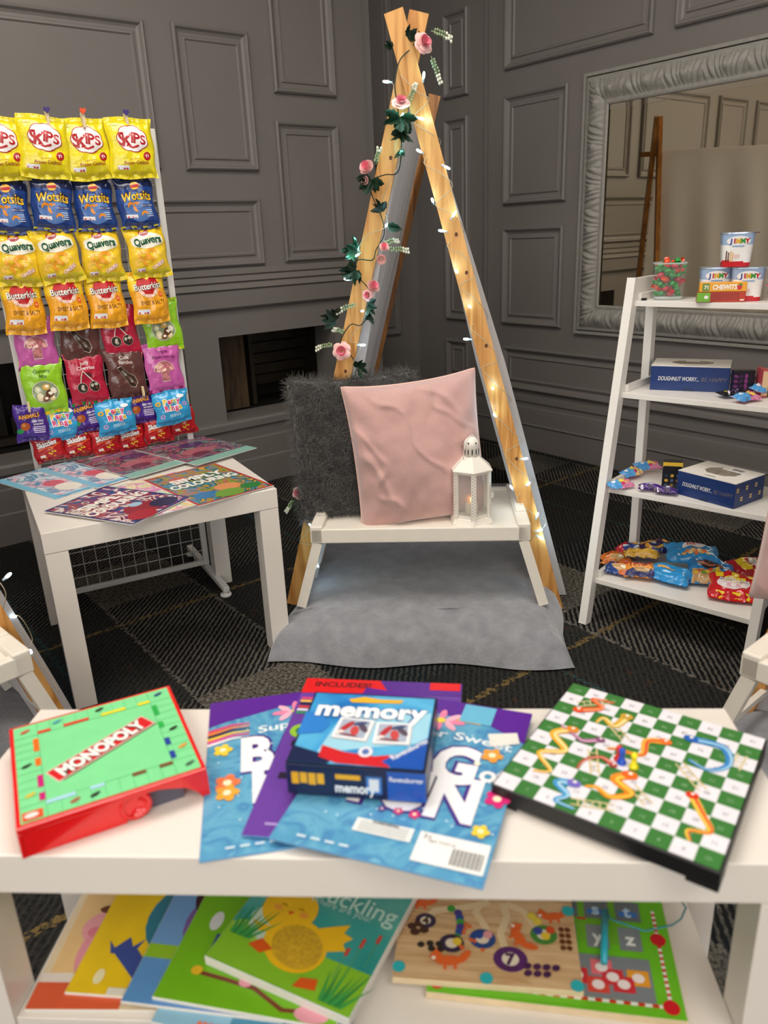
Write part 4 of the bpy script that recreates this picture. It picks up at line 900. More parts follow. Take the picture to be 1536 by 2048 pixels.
# ---- doughnut boxes
NAVY = mat('navy_card', '#12306b', .35, var=.03); CARD = mat('white_card', '#e6e1da', .5, var=.02)
def doughnut_box(label, M, w, d, h, sticker):
    t = thing('doughnut_box', label, 'box', M=M)
    b = MB(); b.box((0, 0, 0), (w, d, h), NAVY, bev=.0008)
    Fm = Matrix.Translation((0, -.0005, 0)) @ Matrix.Rotation(pi / 2, 4, 'X')
    b.text('DOUGHNUT WORRY...', .0150, w * .36, h * .50, ink('#f0efee'), .0001, 0, .004, shear=.15, M=Fm, fit=w * .52)
    b.text('BE HAPPY', .0150, w * .81, h * .50, ink('#6a6470'), .0001, 0, .008, shear=.15, M=Fm, fit=w * .32)
    b.poly([(w * .42, 0), (w * .44, .008), (w * .56, .008), (w * .58, 0)], ink('#0c2554'), .0001, Fm)
    for face in ((Matrix.Translation((w + .0005, 0, 0)) @ Matrix.Rotation(pi / 2, 4, 'Z') @ Matrix.Rotation(pi / 2, 4, 'X')), Matrix.Translation((-.0005, d, 0)) @ Matrix.Rotation(-pi / 2, 4, 'Z') @ Matrix.Rotation(pi / 2, 4, 'X')):
        for i in range(6):
            x, y = d * (.08 + .155 * i), h * (.72 if i % 2 == 0 else .32)
            for dx in (-.0026, .0026):
                for dy in (-.003, .003): b.rect(x + dx - .0019, y + dy - .0023, x + dx + .0019, y + dy + .0023, ink('#f2cf86' if sticker else '#1f3f78'), .0001, face)
    b.build('box_base', t)
    b = MB(); x0, x1, y0, y1 = w * .24, w * .78, d * .28, d * .80; z0, z1 = h, h + .0015; c = .02
    for q in (((0, 0), (w, y0)), ((0, y1), (w, d)), ((0, y0), (x0, y1)), ((x1, y0), (w, y1))): b.box((q[0][0], q[0][1], z0), (q[1][0], q[1][1], z1), CARD)
    for ax, ay, sx, sy in ((x0, y0, 1, 1), (x1, y0, -1, 1), (x0, y1, 1, -1), (x1, y1, -1, -1)): b.prism([(ax, ay), (ax + c * sx, ay), (ax, ay + c * sy)][::1 if sx * sy > 0 else -1], z0, z1, CARD)
    b.rect(w * .42, d * .10, w * .60, d * .13, ink('#4a4642'), z1 + .0002); b.prism([(w * .40, y1), (w * .60, y1), (w * .58, y1 - .012), (w * .42, y1 - .012)][::-1], z0, z1, CARD)
    b.build('lid', t)
    b = MB(); b.box((x0 - .004, y0 - .004, h + .0001), (x1 + .004, y1 + .004, h + .0006), mat('cloudy_window', '#8e8478', .18, var=.25, scale=55)); b.build('window_film', t)
    if sticker:
        b = MB(); b.box((w * .52, d * .66, h + .0016), (w * .80, d * .88, h + .0022), ink('#f2f0ee'))
        for i in range(12): b.rect(w * (.56 + .016 * i), d * .74, w * (.56 + .016 * i) + (.001 if i % 3 else .002), d * .84, ink('#222222'), h + .0025)
        b.build('label_sticker', t)
q = at_z(1299, 779, .6235)
doughnut_box('navy and white doughnut box on the second shelf, window on its lid', TR(q.x, q.y, .6235, -.44), .190, .125, .062, False)
q = at_z(1352, 987, .3765)
doughnut_box('navy and white doughnut box with barcode sticker on the third shelf', TR(q.x, q.y, .3765, -.98), .160, .125, .062, True)
# ---- smaller sweets
BLK = collage('print_dark_comic', ['#141018', '#3a2350', '#141018', '#6b3a72', '#1a1620', '#c9b23a', '#141018'], 60)
def flat_bag(name, label, M, w, h, T, base, prints, seed, basef=None, cat='packet', group=None, colmat=None):
    b = make_bag(name, w, h, T, base, prints, seed, basef, wr=1.5)
    if colmat: b.mats[0] = colmat
    return tag(b.build(name, M=M), label, cat, group)
noprint = lambda b: None
sweet_box('sweet_box', 'black and purple patterned sweet box behind the second shelf packets', onL(.283, .235, .6235, .62) , .050, .022, .062, '#1a1220', lambda b, M, w, h: [b.disc(-.008 + .012 * (i % 3 - 1), .012 + .012 * (i // 3), .006, .004, ink(('#6b2f72', '#3a2350', '#8a3a80')[i % 3]), .0002, M, rot=i) for i in range(12)])
sweet_box('sweet_box', 'pink edged sweet box, left of the two standing on edge', onL(.325, .245, .6235, .62), .014, .045, .068, '#c4525a', lambda b, M, w, h: b.rect(-w / 2, .004, w / 2, h - .004, ink('#e8c9a0'), .0002, M))
sweet_box('sweet_box', 'cream edged sweet box, right of the two standing on edge', onL(.348, .245, .6235, .62), .014, .045, .066, '#e6cf9c', lambda b, M, w, h: b.rect(-w / 2, .004, w / 2, h - .004, ink('#d8b87a'), .0002, M))
def p_dark(b):
    r_ = random.Random(2)
    for i in range(12): b.disc(r_.uniform(-.03, .03), r_.uniform(-.02, .02), .006, .003, ink(r_.choice(('#5a3a70', '#c9c23a', '#e6e3ee', '#2f2340'))), .0002, rot=i)
LAY = lambda px, py, z, rz, tilt=0: (lambda q: TR(q.x, q.y, z, rz) @ Matrix.Rotation(tilt, 4, 'X'))(at_z(px, py, z - .004))
b_ = [('black and purple sweet packet lying in front of the doughnut box', 1425, 776, .633, -.4, .075, .040), ('black packet with yellow marks, beside the blue and pink packets', 1465, 790, .633, .1, .070, .040)]
for L_, x, y, z, rz, w, h in b_: flat_bag('sweet_packet', L_, LAY(x, y, z, rz), w, h, .009, '#141018', p_dark, len(L_))
def p_candy(b):
    b.rect(-.035, -.018, -.010, .018, ink('#4f9ad8'), 0); b.disc(.01, .0, .016, .010, ink('#e8d25a'), .0003); b.disc(.020, .002, .010, .008, ink('#e05a8a'), .0006); b.disc(-.020, .004, .006, .005, ink('#f4f2f6'), .0003); b.disc(.0, -.010, .006, .004, ink('#c8406f'), .0006)
CAN = lambda c1, c2: (lambda u, v: c1 if u < -.1 else c2)
for i, (px_, py_, z, rz, sh, txt) in enumerate(((1492, 798, .634, .5, 2, 'lower one of two, right on second shelf'), (1524, 780, .642, .7, 2, 'upper one of two, right on second shelf'),
                                         (1240, 972, .388, .25, 3, 'nearest the front left corner of the third shelf'), (1262, 948, .392, .6, 3, 'behind the nearest one on the third shelf'), (1296, 935, .396, .2, 3, 'beside the black sweet box on the third shelf'))):
    flat_bag('sweet_packet', 'blue and pink sweet packet, ' + txt, LAY(px_, py_, z, rz, .25), .072, .036, .011, '#d87aa6', p_candy, 20 + i, CAN('#5aa6e0', '#e08ab0' if i != 3 else '#e8c98a'))
flat_bag('sweet_packet', 'shiny purple sweet packet lying before the black box, left one', LAY(1300, 978, .386, -.35), .056, .030, .010, '#4a1f86', p_dark, 31)
flat_bag('sweet_packet', 'shiny purple sweet packet against the doughnut box, right one', LAY(1333, 985, .386, -.55), .056, .030, .010, '#3c1a72', p_dark, 32)
def d_bat(b, M, w, h):
    b.rect(-w / 2, h - .012, w / 2, h, ink('#e0b83a'), .0002, M); b.rect(-w / 2 + .002, h - .010, w / 2 - .002, .002, ink('#15181f'), .0003, M)
    for i in range(9): b.disc(-.014 + .014 * (i % 3), .010 + .013 * (i // 3), .0045, .004, ink(('#4a5a72', '#8a6a3a', '#2a3448', '#c9a03a')[i % 4]), .0005, M, rot=i)
sweet_box('sweet_box', 'black sweet box with yellow top edge on the third shelf', onL(.155, .165, .3765, .40), .048, .028, .072, '#1a1c22', d_bat)
# ---- bottom shelf
def p_orange(b):
    b.otext('HARIBO', .016, .0, .006, ink('#a01c20'), ink('#f0b03a'), .0003, .03, .04, .03, fit=.052); b.disc(.0, -.010, .02, .008, ink('#caa06a'), .0003); b.disc(.01, -.010, .007, .004, ink('#e8e0c8'), .0006)
def p_mix(b):
    b.disc(.0, .0, .018, .010, ink('#3a2350'), .0003); b.disc(.014, .002, .009, .008, ink('#e8a83a'), .0006); b.disc(-.016, .0, .008, .008, ink('#d8dCe8'.lower()), .0006); b.rect(-.036, -.018, .036, -.012, ink('#e8b43a'), .0003)
def p_blue(b):
    b.disc(.004, .014, .030, .013, ink('#f2efee'), .0003, rot=.2); b.text('PARTY', .012, .004, .018, ink('#c8403a'), .0006, .2, .03); b.text('MIX', .010, .006, .008, ink('#3a4fa0'), .0006, .2, .03)
    for i in range(9): b.disc(-.022 + .007 * i, -.020 + .005 * (i % 2), .006, .005, ink(('#e8b86a', '#e87a4a', '#f0d8a0')[i % 3]), .0003)
def p_wine(b):
    b.disc(0, .010, .034, .016, ink('#3a1c20'), .0003, rot=-.3); b.otext('Jimbos', .016, 0, .010, ink('#e05a2a'), ink('#f2e6d0'), .0006, -.3, .03, .03, fit=.06)
    for i in range(10): b.disc(-.028 + .006 * i, -.024 + .006 * (i % 3), .006, .005, ink(('#e8c03a', '#d8502a', '#e89a4a', '#6a9a3a')[i % 4]), .0003)
def p_marsh(b):
    for x in (-.040, -.006, .030): b.rect(x, .014, x + .016, .046, ink('#f2d21c'), .0002)
    for x in (-.036, -.002, .026): b.rect(x, -.050, x + .018, -.036, ink('#f2d21c'), .0002)
    b.disc(0, -.008, .036, .020, ink('#e9d9dc'), .0003); b.rect(-.022, -.004, .024, .012, ink('#f2d21c'), .0004); b.otext('Squashies', .016, 0, .004, ink('#f4f2ee'), ink('#3a1c20'), .0006, -.05, .03, .04, fit=.066)
    for i in range(5): b.disc(-.02 + .010 * i, -.018, .006, .005, ink('#e8b0c0' if i % 2 else '#f4efe8'), .0006)
S1 = 'on the bottom shelf'
for L_, x, y, z, rz, tl, w, h, c, pf, bf, sd in (
    ('orange sweet packet at the far left of the bottom shelf', 1232, 1122, .137, -.2, .15, .075, .045, '#e07a2a', p_orange, None, 41),
    ('dark blue and orange sweet packet at the front left of the bottom shelf', 1240, 1142, .140, -.5, .1, .072, .045, '#2a4a90', p_orange, lambda u, v: '#26468c' if u < 0 else '#d8703a', 42),
    ('red sweet packet at the back left of the bottom shelf', 1262, 1104, .148, .2, .1, .070, .045, '#b8202c', p_mix, None, 43),
    ('striped navy and yellow sweet packet on top of the left heap', 1284, 1108, .160, -.25, .12, .085, .052, '#27408c', p_mix, lambda u, v: '#2a4494' if v > 0 else '#d8a83a', 44),
    ('navy sweet packet lying furthest back, beside the blue bags', 1318, 1098, .152, -.2, .1, .085, .050, '#2a2f6a', p_mix, lambda u, v: '#c88a3a' if v > .2 else '#2a2f6a', 45),
    ('orange sweet packet in front of the blue bags with red lettering', 1282, 1146, .146, -.3, .18, .080, .050, '#e8902a', p_orange, lambda u, v: '#e8922a' if v > -.3 else '#3a3a6a', 46),
    ('light blue party mix bag on top of the pile', 1384, 1110, .166, -.25, .16, .125, .085, '#2f96d8', p_blue, None, 47),
    ('light blue bag lying in front, left of the two at the shelf edge', 1336, 1152, .146, -.75, .12, .110, .065, '#2f96d8', lambda b: [b.disc(-.02 + .01 * i, .0, .006, .005, ink('#e8b86a'), .0003) for i in range(4)], None, 48),
    ('blue bag with dark red name in the middle of the bottom shelf', 1418, 1148, .150, -.45, .2, .105, .100, '#2a86cc', p_wine, lambda u, v: '#2a86cc' if v > -.2 or abs(u) > .7 else '#c8a06a', 49),
    ('red and yellow marshmallow bag at the right end of the bottom shelf', 1466, 1176, .150, -.42, .22, .105, .105, '#cc1420', p_marsh, None, 50),
    ('red bag half hidden behind the red and yellow one', 1496, 1140, .150, .2, .2, .090, .080, '#c01828', lambda b: (b.rect(-.03, -.02, -.005, .02, ink('#f2d21c'), .0002), b.disc(.015, 0, .015, .02, ink('#e6dcd8'), .0003)), None, 51)):
    flat_bag('sweet_packet', L_, LAY(x, y, z, rz, tl) @ Matrix.Scale(1.14, 4), w, h, .017, c, pf, sd, bf)
# ================================================================ flower garland and fairy lights on the central tent
GREEN = mat('dark_green_leaf', '#102a19', .45, var=.3, scale=60); STEM = mat('dark_stem', '#1c2a1c', .6); SPRIG = mat('pale_green_sprig', '#8fa37c', .6, var=.2); BLOOM = mat('tiny_white_bloom', '#d9dcc9', .6)
PK1 = mat('rose_pink_centre', '#e4788c', .7, var=.1, sheen=.3); PK2 = mat('rose_pink_outer', '#f2c2bc', .7, var=.08, sheen=.3)
def leaf_mesh(b, M, L_, w):
    n = 7; vs_ = []
    for i in range(n + 1):
        t = i / n; hw = w * (sin(pi * t ** .75) ** .9 * (1 + .35 * (i % 2))) / 2; z = -.25 * L_ * t * t
        vs_ += [(-hw, L_ * t, z + hw * .35), (0, L_ * t, z), (hw, L_ * t, z + hw * .35)]
    fs_ = []
    for i in range(n):
        a = 3 * i; fs_ += [(a, a + 1, a + 4, a + 3), (a + 1, a + 2, a + 5, a + 4)]
    b.add(vs_, fs_, GREEN, M, True)
def leaves(parent, p, n, size, seed, spread=2.6, a0=-pi / 2):
    r_ = random.Random(seed); b = MB()
    for i in range(n):
        a = a0 + spread * (i / (n - 1) - .5) + r_.uniform(-.15, .15) if n > 1 else a0
        d = Vector((cos(a), -.35 - .4 * r_.random(), sin(a))).normalized(); x = d.cross(Vector((0, 1, 0))).normalized(); z = x.cross(d)
        M = Matrix((x, d, z)).transposed().to_4x4(); M.translation = Vector(p)
        leaf_mesh(b, M @ Matrix.Rotation(r_.uniform(-.9, .9), 4, 'Y'), size * r_.uniform(.75, 1.2), size * .36)
    b.build('leaf_cluster', parent)
def rose(parent, p, r_, face, seed, bud=False):
    rn = random.Random(seed); d = Vector(face).normalized(); x = d.orthogonal().normalized(); y = d.cross(x); M = Matrix((x, y, d)).transposed().to_4x4(); M.translation = Vector(p)
    b = MB(); layers = ((.28, 1.0, 3), (.50, .85, 4), (.78, .6, 5), (1.0, .32, 6)) if not bud else ((.3, 1.25, 3), (.5, 1.0, 3), (.62, .7, 4))
    for k, (rad, hgt, n) in enumerate(layers):
        m = PK1 if k < (len(layers) - 2 if not bud else 1) and not (bud and seed % 2) else PK2
        for i in range(n):
            a = 2 * pi * i / n + k * .9 + rn.uniform(-.2, .2)
            def f(u, v, a=a, rad=rad, hgt=hgt, n=n):
                th = a + (u - .5) * 2 * pi / n * 1.45; q = v ** .7; e = 1 - (2 * u - 1) ** 2 * .35
                R_ = r_ * (.12 + (rad - .12) * q * e + (.08 * v * v)); Z = r_ * (-.25 + hgt * .75 * v * e - (.22 * v ** 3 if rad > .7 else 0))
                return (R_ * cos(th), R_ * sin(th), Z)
            b.grid(f, 6, 5, m, M)
    b.build('rose', parent)
def sprig(parent, p, d, L_, seed):
    r_ = random.Random(seed); d = Vector(d).normalized(); b = MB(); pts = [Vector(p) + d * L_ * t + Vector((0, -.004, -.012)) * t * t for t in [i / 8 for i in range(9)]]
    b.tube(pts, .0009, SPRIG, 5)
    for i, q in enumerate(pts[1:]):
        for s_ in (-1, 1):
            e = q + (d.cross(Vector((0, 1, 0))) * s_ * r_.uniform(.002, .005) + d * .004 + Vector((0, -.003, 0))); b.tube([q, e], .0008, SPRIG, 4)
            b.ball(e, .0026 if i < 5 else .0032, SPRIG if i < 5 else BLOOM, n=5, sc_=(1, .6, 1.2))
    b.build('sprig', parent)
TPI = TP.inverted()
def on_tent(px, py, off):          # point on the plane just in front of the central tent's front frame
    o = TPI @ Vector((0, 0, CH)); d = TPI.to_3x3() @ ray(px, py); return TP @ (o + d * ((off - o.y) / d.y))
def g3(x, y, dy=0): return on_tent(x, y, -.030 + dy)
ga = thing('flower_garland', 'garland of pink roses and dark green leaves wound down the left tent pole', 'garland')
path = [(838, 62), (826, 92), (800, 120), (790, 165), (793, 200), (800, 250), (803, 300), (795, 345), (768, 350), (738, 365), (748, 400), (765, 440), (768, 470), (752, 500), (745, 520), (715, 520), (704, 545), (722, 560), (745, 590), (742, 620), (722, 650), (700, 650), (680, 690), (705, 715), (712, 745), (690, 780), (660, 850), (632, 930), (612, 985), (600, 1010)]
b = MB(); pts = [g3(x, y, .012 * math.sin(i * 1.7)) for i, (x, y) in enumerate(path)]
sm = []
for i in range(len(pts) - 1):
    p0, p1, p2, p3 = pts[max(0, i - 1)], pts[i], pts[i + 1], pts[min(len(pts) - 1, i + 2)]
    for k in range(5):
        t = k / 5; sm.append(.5 * ((2 * p1) + (-p0 + p2) * t + (2 * p0 - 5 * p1 + 4 * p2 - p3) * t * t + (-p0 + 3 * p1 - 3 * p2 + p3) * t ** 3))
b.tube(sm, .0014, STEM, 6); b.build('stem', ga)
for i, (x, y, n, s_, a, sp_) in enumerate(((815, 75, 3, .030, .6, 2), (785, 95, 2, .032, 2.6, .9), (800, 235, 8, .050, -1.8, 3.2), (803, 262, 5, .040, -1.5, 2.6), (800, 300, 3, .030, -1.5, 1.2), (742, 362, 8, .046, -1.9, 3.6), (762, 425, 4, .044, 2.0, 1.6), (775, 452, 2, .050, -.15, .5),
                                         (712, 500, 8, .040, 3.0, 2.8), (712, 540, 8, .046, -2.6, 3.2), (735, 610, 5, .040, -.5, 2.2), (738, 625, 2, .036, -1.6, .8), (672, 640, 8, .046, 2.6, 2.4), (715, 735, 5, .036, .5, 3.0), (600, 1000, 5, .036, -1.5, 2.6), (835, 72, 3, .026, -2.8, 1.6))):
    leaves(ga, g3(x, y), n, s_, i + 1, sp_, a)
for i, (x, y, r_, f, bd) in enumerate(((849, 84, .0235, (.55, -1, .3), False), (802, 202, .0215, (.05, -.7, .8), False), (735, 337, .027, (-.5, -1, .6), True), (731, 362, .017, (-.6, -1, .2), True), (768, 496, .019, (.2, -1, .8), True), (762, 518, .019, (.1, -1, -.3), True), (744, 575, .026, (.7, -1, .7), True), (735, 590, .015, (-.4, -1, .1), False), (683, 702, .0235, (-.1, -1, .1), False), (596, 986, .018, (-.3, -1, .4), False))):
    rose(ga, g3(x, y, -.012), r_, f, 50 + i, bd)
for i, (x, y, d, l) in enumerate(((862, 62, (1, 0, -.15), .042), (862, 112, (.45, 0, -1), .045), (815, 215, (.35, 0, 1), .058), (752, 330, (.2, 0, 1), .045), (775, 500, (1, 0, .15), .048), (715, 608, (-1, 0, -.12), .05), (690, 668, (-.7, 0, .6), .035), (670, 690, (-1, 0, .1), .045), (590, 1000, (-.8, 0, -.6), .03), (765, 490, (1, 0, .5), .04))):
    sprig(ga, g3(x, y), d, l, 80 + i)

def bulb_material(n, c, e): return mat('lit_bulb_' + n, c, .3, var=0, emit=e)
WIRE = mat('clear_wire', '#b9a98c', .3, var=.05); CAPM = mat('clear_cap', '#cfe3ea', .15, var=0, alpha=.6)
def fairy_lights(label, wires, bulbs, lamp=True):
    t = thing('fairy_lights', label, 'fairy lights'); b = MB()
    for w in wires:
        sm = []
        for i in range(len(w) - 1):
            p0, p1, p2, p3 = w[max(0, i - 1)], w[i], w[i + 1], w[min(len(w) - 1, i + 2)]
            for k in range(5):
                q = k / 5; sm.append(.5 * ((2 * p1) + (-p0 + p2) * q + (2 * p0 - 5 * p1 + 4 * p2 - p3) * q * q + (-p0 + 3 * p1 - 3 * p2 + p3) * q ** 3))
        sm.append(w[-1]); b.tube(sm, .0009, WIRE, 5)
    b.build('wire', t)
    for p, d, c in bulbs:
        d = Vector(d).normalized(); x = d.orthogonal().normalized(); y = d.cross(x); M = Matrix((x, y, d)).transposed().to_4x4(); M.translation = Vector(p) - d * .020
        b = MB(); b.lathe([(.0022, 0), (.0024, .004), (.0026, .009)], CAPM, M, n=8); sk = b.build('bulb_socket', t)
        b = MB(); b.lathe([(.0026, .009), (.0030, .013), (.0030, .019), (.0018, .0225), (.0001, .0235)], bulb_material(c[0], c[1], 9), M, n=10); b.build('bulb', t)
        if lamp:
            l = bpy.data.lights.new('fairy_light_glow', 'POINT'); l.energy = .045; l.shadow_soft_size = .005; l.color = c[2]
            o = bpy.data.objects.new('fairy_light_glow', l); COL.objects.link(o); o.location = Vector(p) + d * .012 + Vector((0, -.008, .004))
CW = ('cool', '#d4f1ff', (.45, .8, 1)); CT = ('teal', '#7ff0dc', (.3, 1, .85))
def f3(x, y, dy=0): return on_tent(x, y, -.026 + dy)
rb = [((848, 146), (.15, 0, 1)), ((846, 238), (.9, -.4, -.3)), ((898, 337), (1, 0, -.5)), ((864, 398), (-.3, -.8, .6)), ((911, 425), (.6, -.4, .8)), ((879, 461), (-1, -.2, .2)), ((911, 541), (-.5, -.7, .5)), ((938, 612), (-.4, -.8, .4)), ((929, 678), (-1, 0, .1)), ((986, 777), (0, -1, .3)), ((988, 829), (-.5, -.6, .6)), ((1054, 917), (1, 0, .05)), ((1021, 972), (-.5, -.4, .8)), ((1059, 966), (.4, -.5, .6)), ((1076, 1027), (.3, -.2, 1)), ((1083, 1060), (.8, -.3, .3)), ((1085, 1078), (1, -.2, -.6))]
pts = []
for i in range(34):
    t = i / 33; y = 150 + t * 930; cx = 815 + (y - 129) * .2765
    k = i % 3; off_ = (-20, 4, 22)[k]; pts.append(f3(cx + off_, y + 6 * math.sin(i * 2.3), (-.006, -.012, -.006)[k] + (.04 if i % 6 == 5 else 0)))
fairy_lights('string of cool white fairy lights wound round the right pole of the central tent', [pts], [(f3(x, y, -.004), d, CW) for (x, y), d in rb])
lb = [((768, 163), (-1, 0, .15), CW), ((806, 228), (.2, -.8, .3), CT), ((803, 302), (-.2, -.9, .2), CT), ((772, 452), (-.2, -.9, -.3), CW), ((713, 490), (-.3, -.6, .8), CT), ((712, 492 + 20), (-.5, -.6, -.3), CT), ((690, 558), (-1, -.2, .2), CW), ((726, 622), (.3, -.9, .1), CW), ((729, 690), (1, 0, 0), CW), ((835, 300), (-.6, -.4, .3), CW), ((612, 985), (.2, -.8, .8), CT), ((620, 1050), (.3, -1, .1), CW), ((634, 1092), (0, -.8, .5), CW), ((636, 1133), (.5, -.6, -.3), CW)]
lp = [f3(x, y, .0) for x, y in ((775, 160), (788, 175), (783, 235), (800, 245), (790, 300), (800, 320), (765, 400), (775, 450), (735, 470), (716, 500), (708, 545), (735, 600), (725, 640), (700, 680), (722, 692), (700, 740), (668, 850), (640, 940), (615, 1000), (622, 1050), (600, 1085), (634, 1092), (636, 1133))]
fairy_lights('string of white and teal fairy lights among the flowers on the left pole', [lp], [(f3(x, y, -.008), d, c) for (x, y), d, c in lb])
# short runs on the two side tents
fx = lambda x, y, z: at_z(x, y, z)
fairy_lights('fairy lights on the tent pole at the left edge', [[fx(0, 1165, .42), fx(12, 1190, .39), fx(5, 1235, .31), fx(38, 1232, .32), fx(64, 1275, .26), fx(62, 1300, .24), fx(100, 1350, .18), fx(118, 1385, .14)]],
             [(fx(20, 1148, .45), (.8, 0, .6), CW), (fx(30, 1233, .32), (1, -.3, .1), CW), (fx(60, 1301, .30), (.2, -.6, .8), CW)], False)
# ================================================================ foreground table: games
BM = TR(BX, BY, 0, BA)
ZB = .4505
# ---- red folding board game case
GR_ = ink('#7fdc98', .35); RED = mat('glossy_red_plastic', '#e01418', .22, var=.02, coat=.5)
p0 = at_z(37, 1654, .488); MM = TR(p0.x, p0.y, ZB, .45); S = .188
t = thing('board_game_case', 'red plastic folding board game case with green board at the left end', 'board game', M=MM)
b = MB(); b.box((-.003, -.003, .029), (S + .003, S + .003, .037), RED, bev=.0015); b.build('case_top', t)
b = MB()
b.rect(.002, .002, S - .002, S - .002, GR_, .0374)
z = .0377; e = .028
for q in ((e, 0, e, 1), (S - e, 0, S - e, 1)): b.rect(q[0] - .0004, .002, q[0] + .0004, S - .002, ink('#5fbf7c'), z)
for y in (e, S - e): b.rect(.002, y - .0004, S - .002, y + .0004, ink('#5fbf7c'), z)
for i in range(1, 9):
    x = e + (S - 2 * e) * i / 9
    for (x0, y0, x1, y1) in ((x - .0003, .002, x + .0003, e), (x - .0003, S - e, x + .0003, S - .002)): b.rect(x0, y0, x1, y1, ink('#5fbf7c'), z)
    for (x0, y0, x1, y1) in ((.002, x - .0003, e, x + .0003), (S - e, x - .0003, S - .002, x + .0003)): b.rect(x0, y0, x1, y1, ink('#5fbf7c'), z)
u_ = (S - 2 * e) / 9
def prop(side, a, n, c):
    x0 = e + a * u_; x1 = x0 + n * u_
    {'b': lambda: b.rect(x0, e - .006, x1, e, ink(c), z + .0003), 't': lambda: b.rect(x0, S - e, x1, S - e + .006, ink(c), z + .0003), 'l': lambda: b.rect(e - .006, x0, e, x1, ink(c), z + .0003), 'r': lambda: b.rect(S - e, x0, S - e + .006, x1, ink(c), z + .0003)}[side]()
for q in (('b', 0, 2, '#a9d8ea'), ('b', 3, 1, '#a9d8ea'), ('b', 6, 1, '#7a4a2a'), ('b', 8, 1, '#7a4a2a'), ('l', .2, .9, '#c81e78'), ('l', 1.8, 1.5, '#c81e78'), ('l', 4.6, 1, '#f0701a'), ('l', 6.6, 1.8, '#f0701a'), ('t', 0, 1, '#d8402a'), ('t', 2, 2, '#d8402a'), ('t', 5, 2, '#e6dc28'), ('t', 8, 1, '#e6dc28'), ('r', .3, 1, '#22409a'), ('r', 2.2, 1, '#22409a'), ('r', 4.8, .9, '#1fae4c'), ('r', 6.8, 1.6, '#1fae4c')): prop(*q)
c = (S / 2, S / 2); R45 = Matrix.Translation((c[0], c[1], 0)) @ Matrix.Rotation(radians(27), 4, 'Z')
b.rect(-.062, -.012, .062, .012, ink('#6a2a22'), z + .0003, R45 @ Matrix.Translation((.003, -.003, 0))); b.rect(-.063, -.012, .063, .012, ink('#d41c26'), z + .0006, R45)
b.rect(-.0645, -.0135, .0645, .0135, ink('#e9ddc8'), z + .0004, R45); b.otext('MONOPOLY', .026, 0, 0, ink('#f7f4f0'), ink('#5a2020'), z + .0009, 0, .05, .04, M=R45, fit=.112)
b.rect(.004, .004, .024, .018, ink('#e8542a'), z + .0003); b.disc(.013, .011, .007, .004, ink('#dfe3e0'), z + .0006)
for x, y, c_ in ((.075, .012, '#1f2a22'), (.012, .10, '#1f2a22'), (S - .014, .09, '#1f2a22'), (.10, S - .012, '#1f2a22'), (.05, S - .013, '#4aa0a8'), (S - .012, .014, '#4a6a52'), (.013, .045, '#d8c040'), (.014, S - .016, '#c8503a'), (.055, .013, '#a8604a'), (S - .012, .05, '#d89a3a'), (S - .016, S - .014, '#2a4a7a')):
    b.disc(x, y, .005, .0028, ink(c_), z + .0003, rot=.4); b.disc(x + .004, y + .002, .002, .002, ink(c_), z + .0003)
b.build('game_board', t)
b = MB(); b.box((-.003, -.003, 0), (.001, S, .030), RED, bev=.0008); b.build('side_wall', t)
Fm = Matrix.Translation((0, .002, 0)) @ Matrix.Rotation(pi / 2, 4, 'X')
b = MB(); b.prism([(-.003, 0), (.100, 0), (.118, .030), (-.003, .030)], 0, .004, RED, Fm); b.build('front_wall', t)
b = MB(); b.lathe([(.0001, -.003), (.017, -.003), (.0175, .004), (.012, .005), (.012, .0035), (.0001, .0035)], RED, Fm @ Matrix.Translation((.112, .0178, 0)), n=28); b.build('hinge_disc', t)
b = MB(); b.prism([(S + .003, 0), (S + .003, .030), (S - .055, .030), (S - .040, .026), (S - .022, .020), (S - .010, .010), (S - .004, 0)], 0, .004, RED, Fm); b.box((S, -.003, .0), (S + .003, .03, .03), RED); b.build('corner_foot', t)
b = MB(); b.box((S - .01, S - .01, 0), (S + .003, S + .003, .03), RED); b.build('corner_foot', t)
b = MB(); b.box((.125, .01, .0), (.165, .03, .022), mat('dark_tray', '#5a5868', .5)); b.build('card_slot', t)
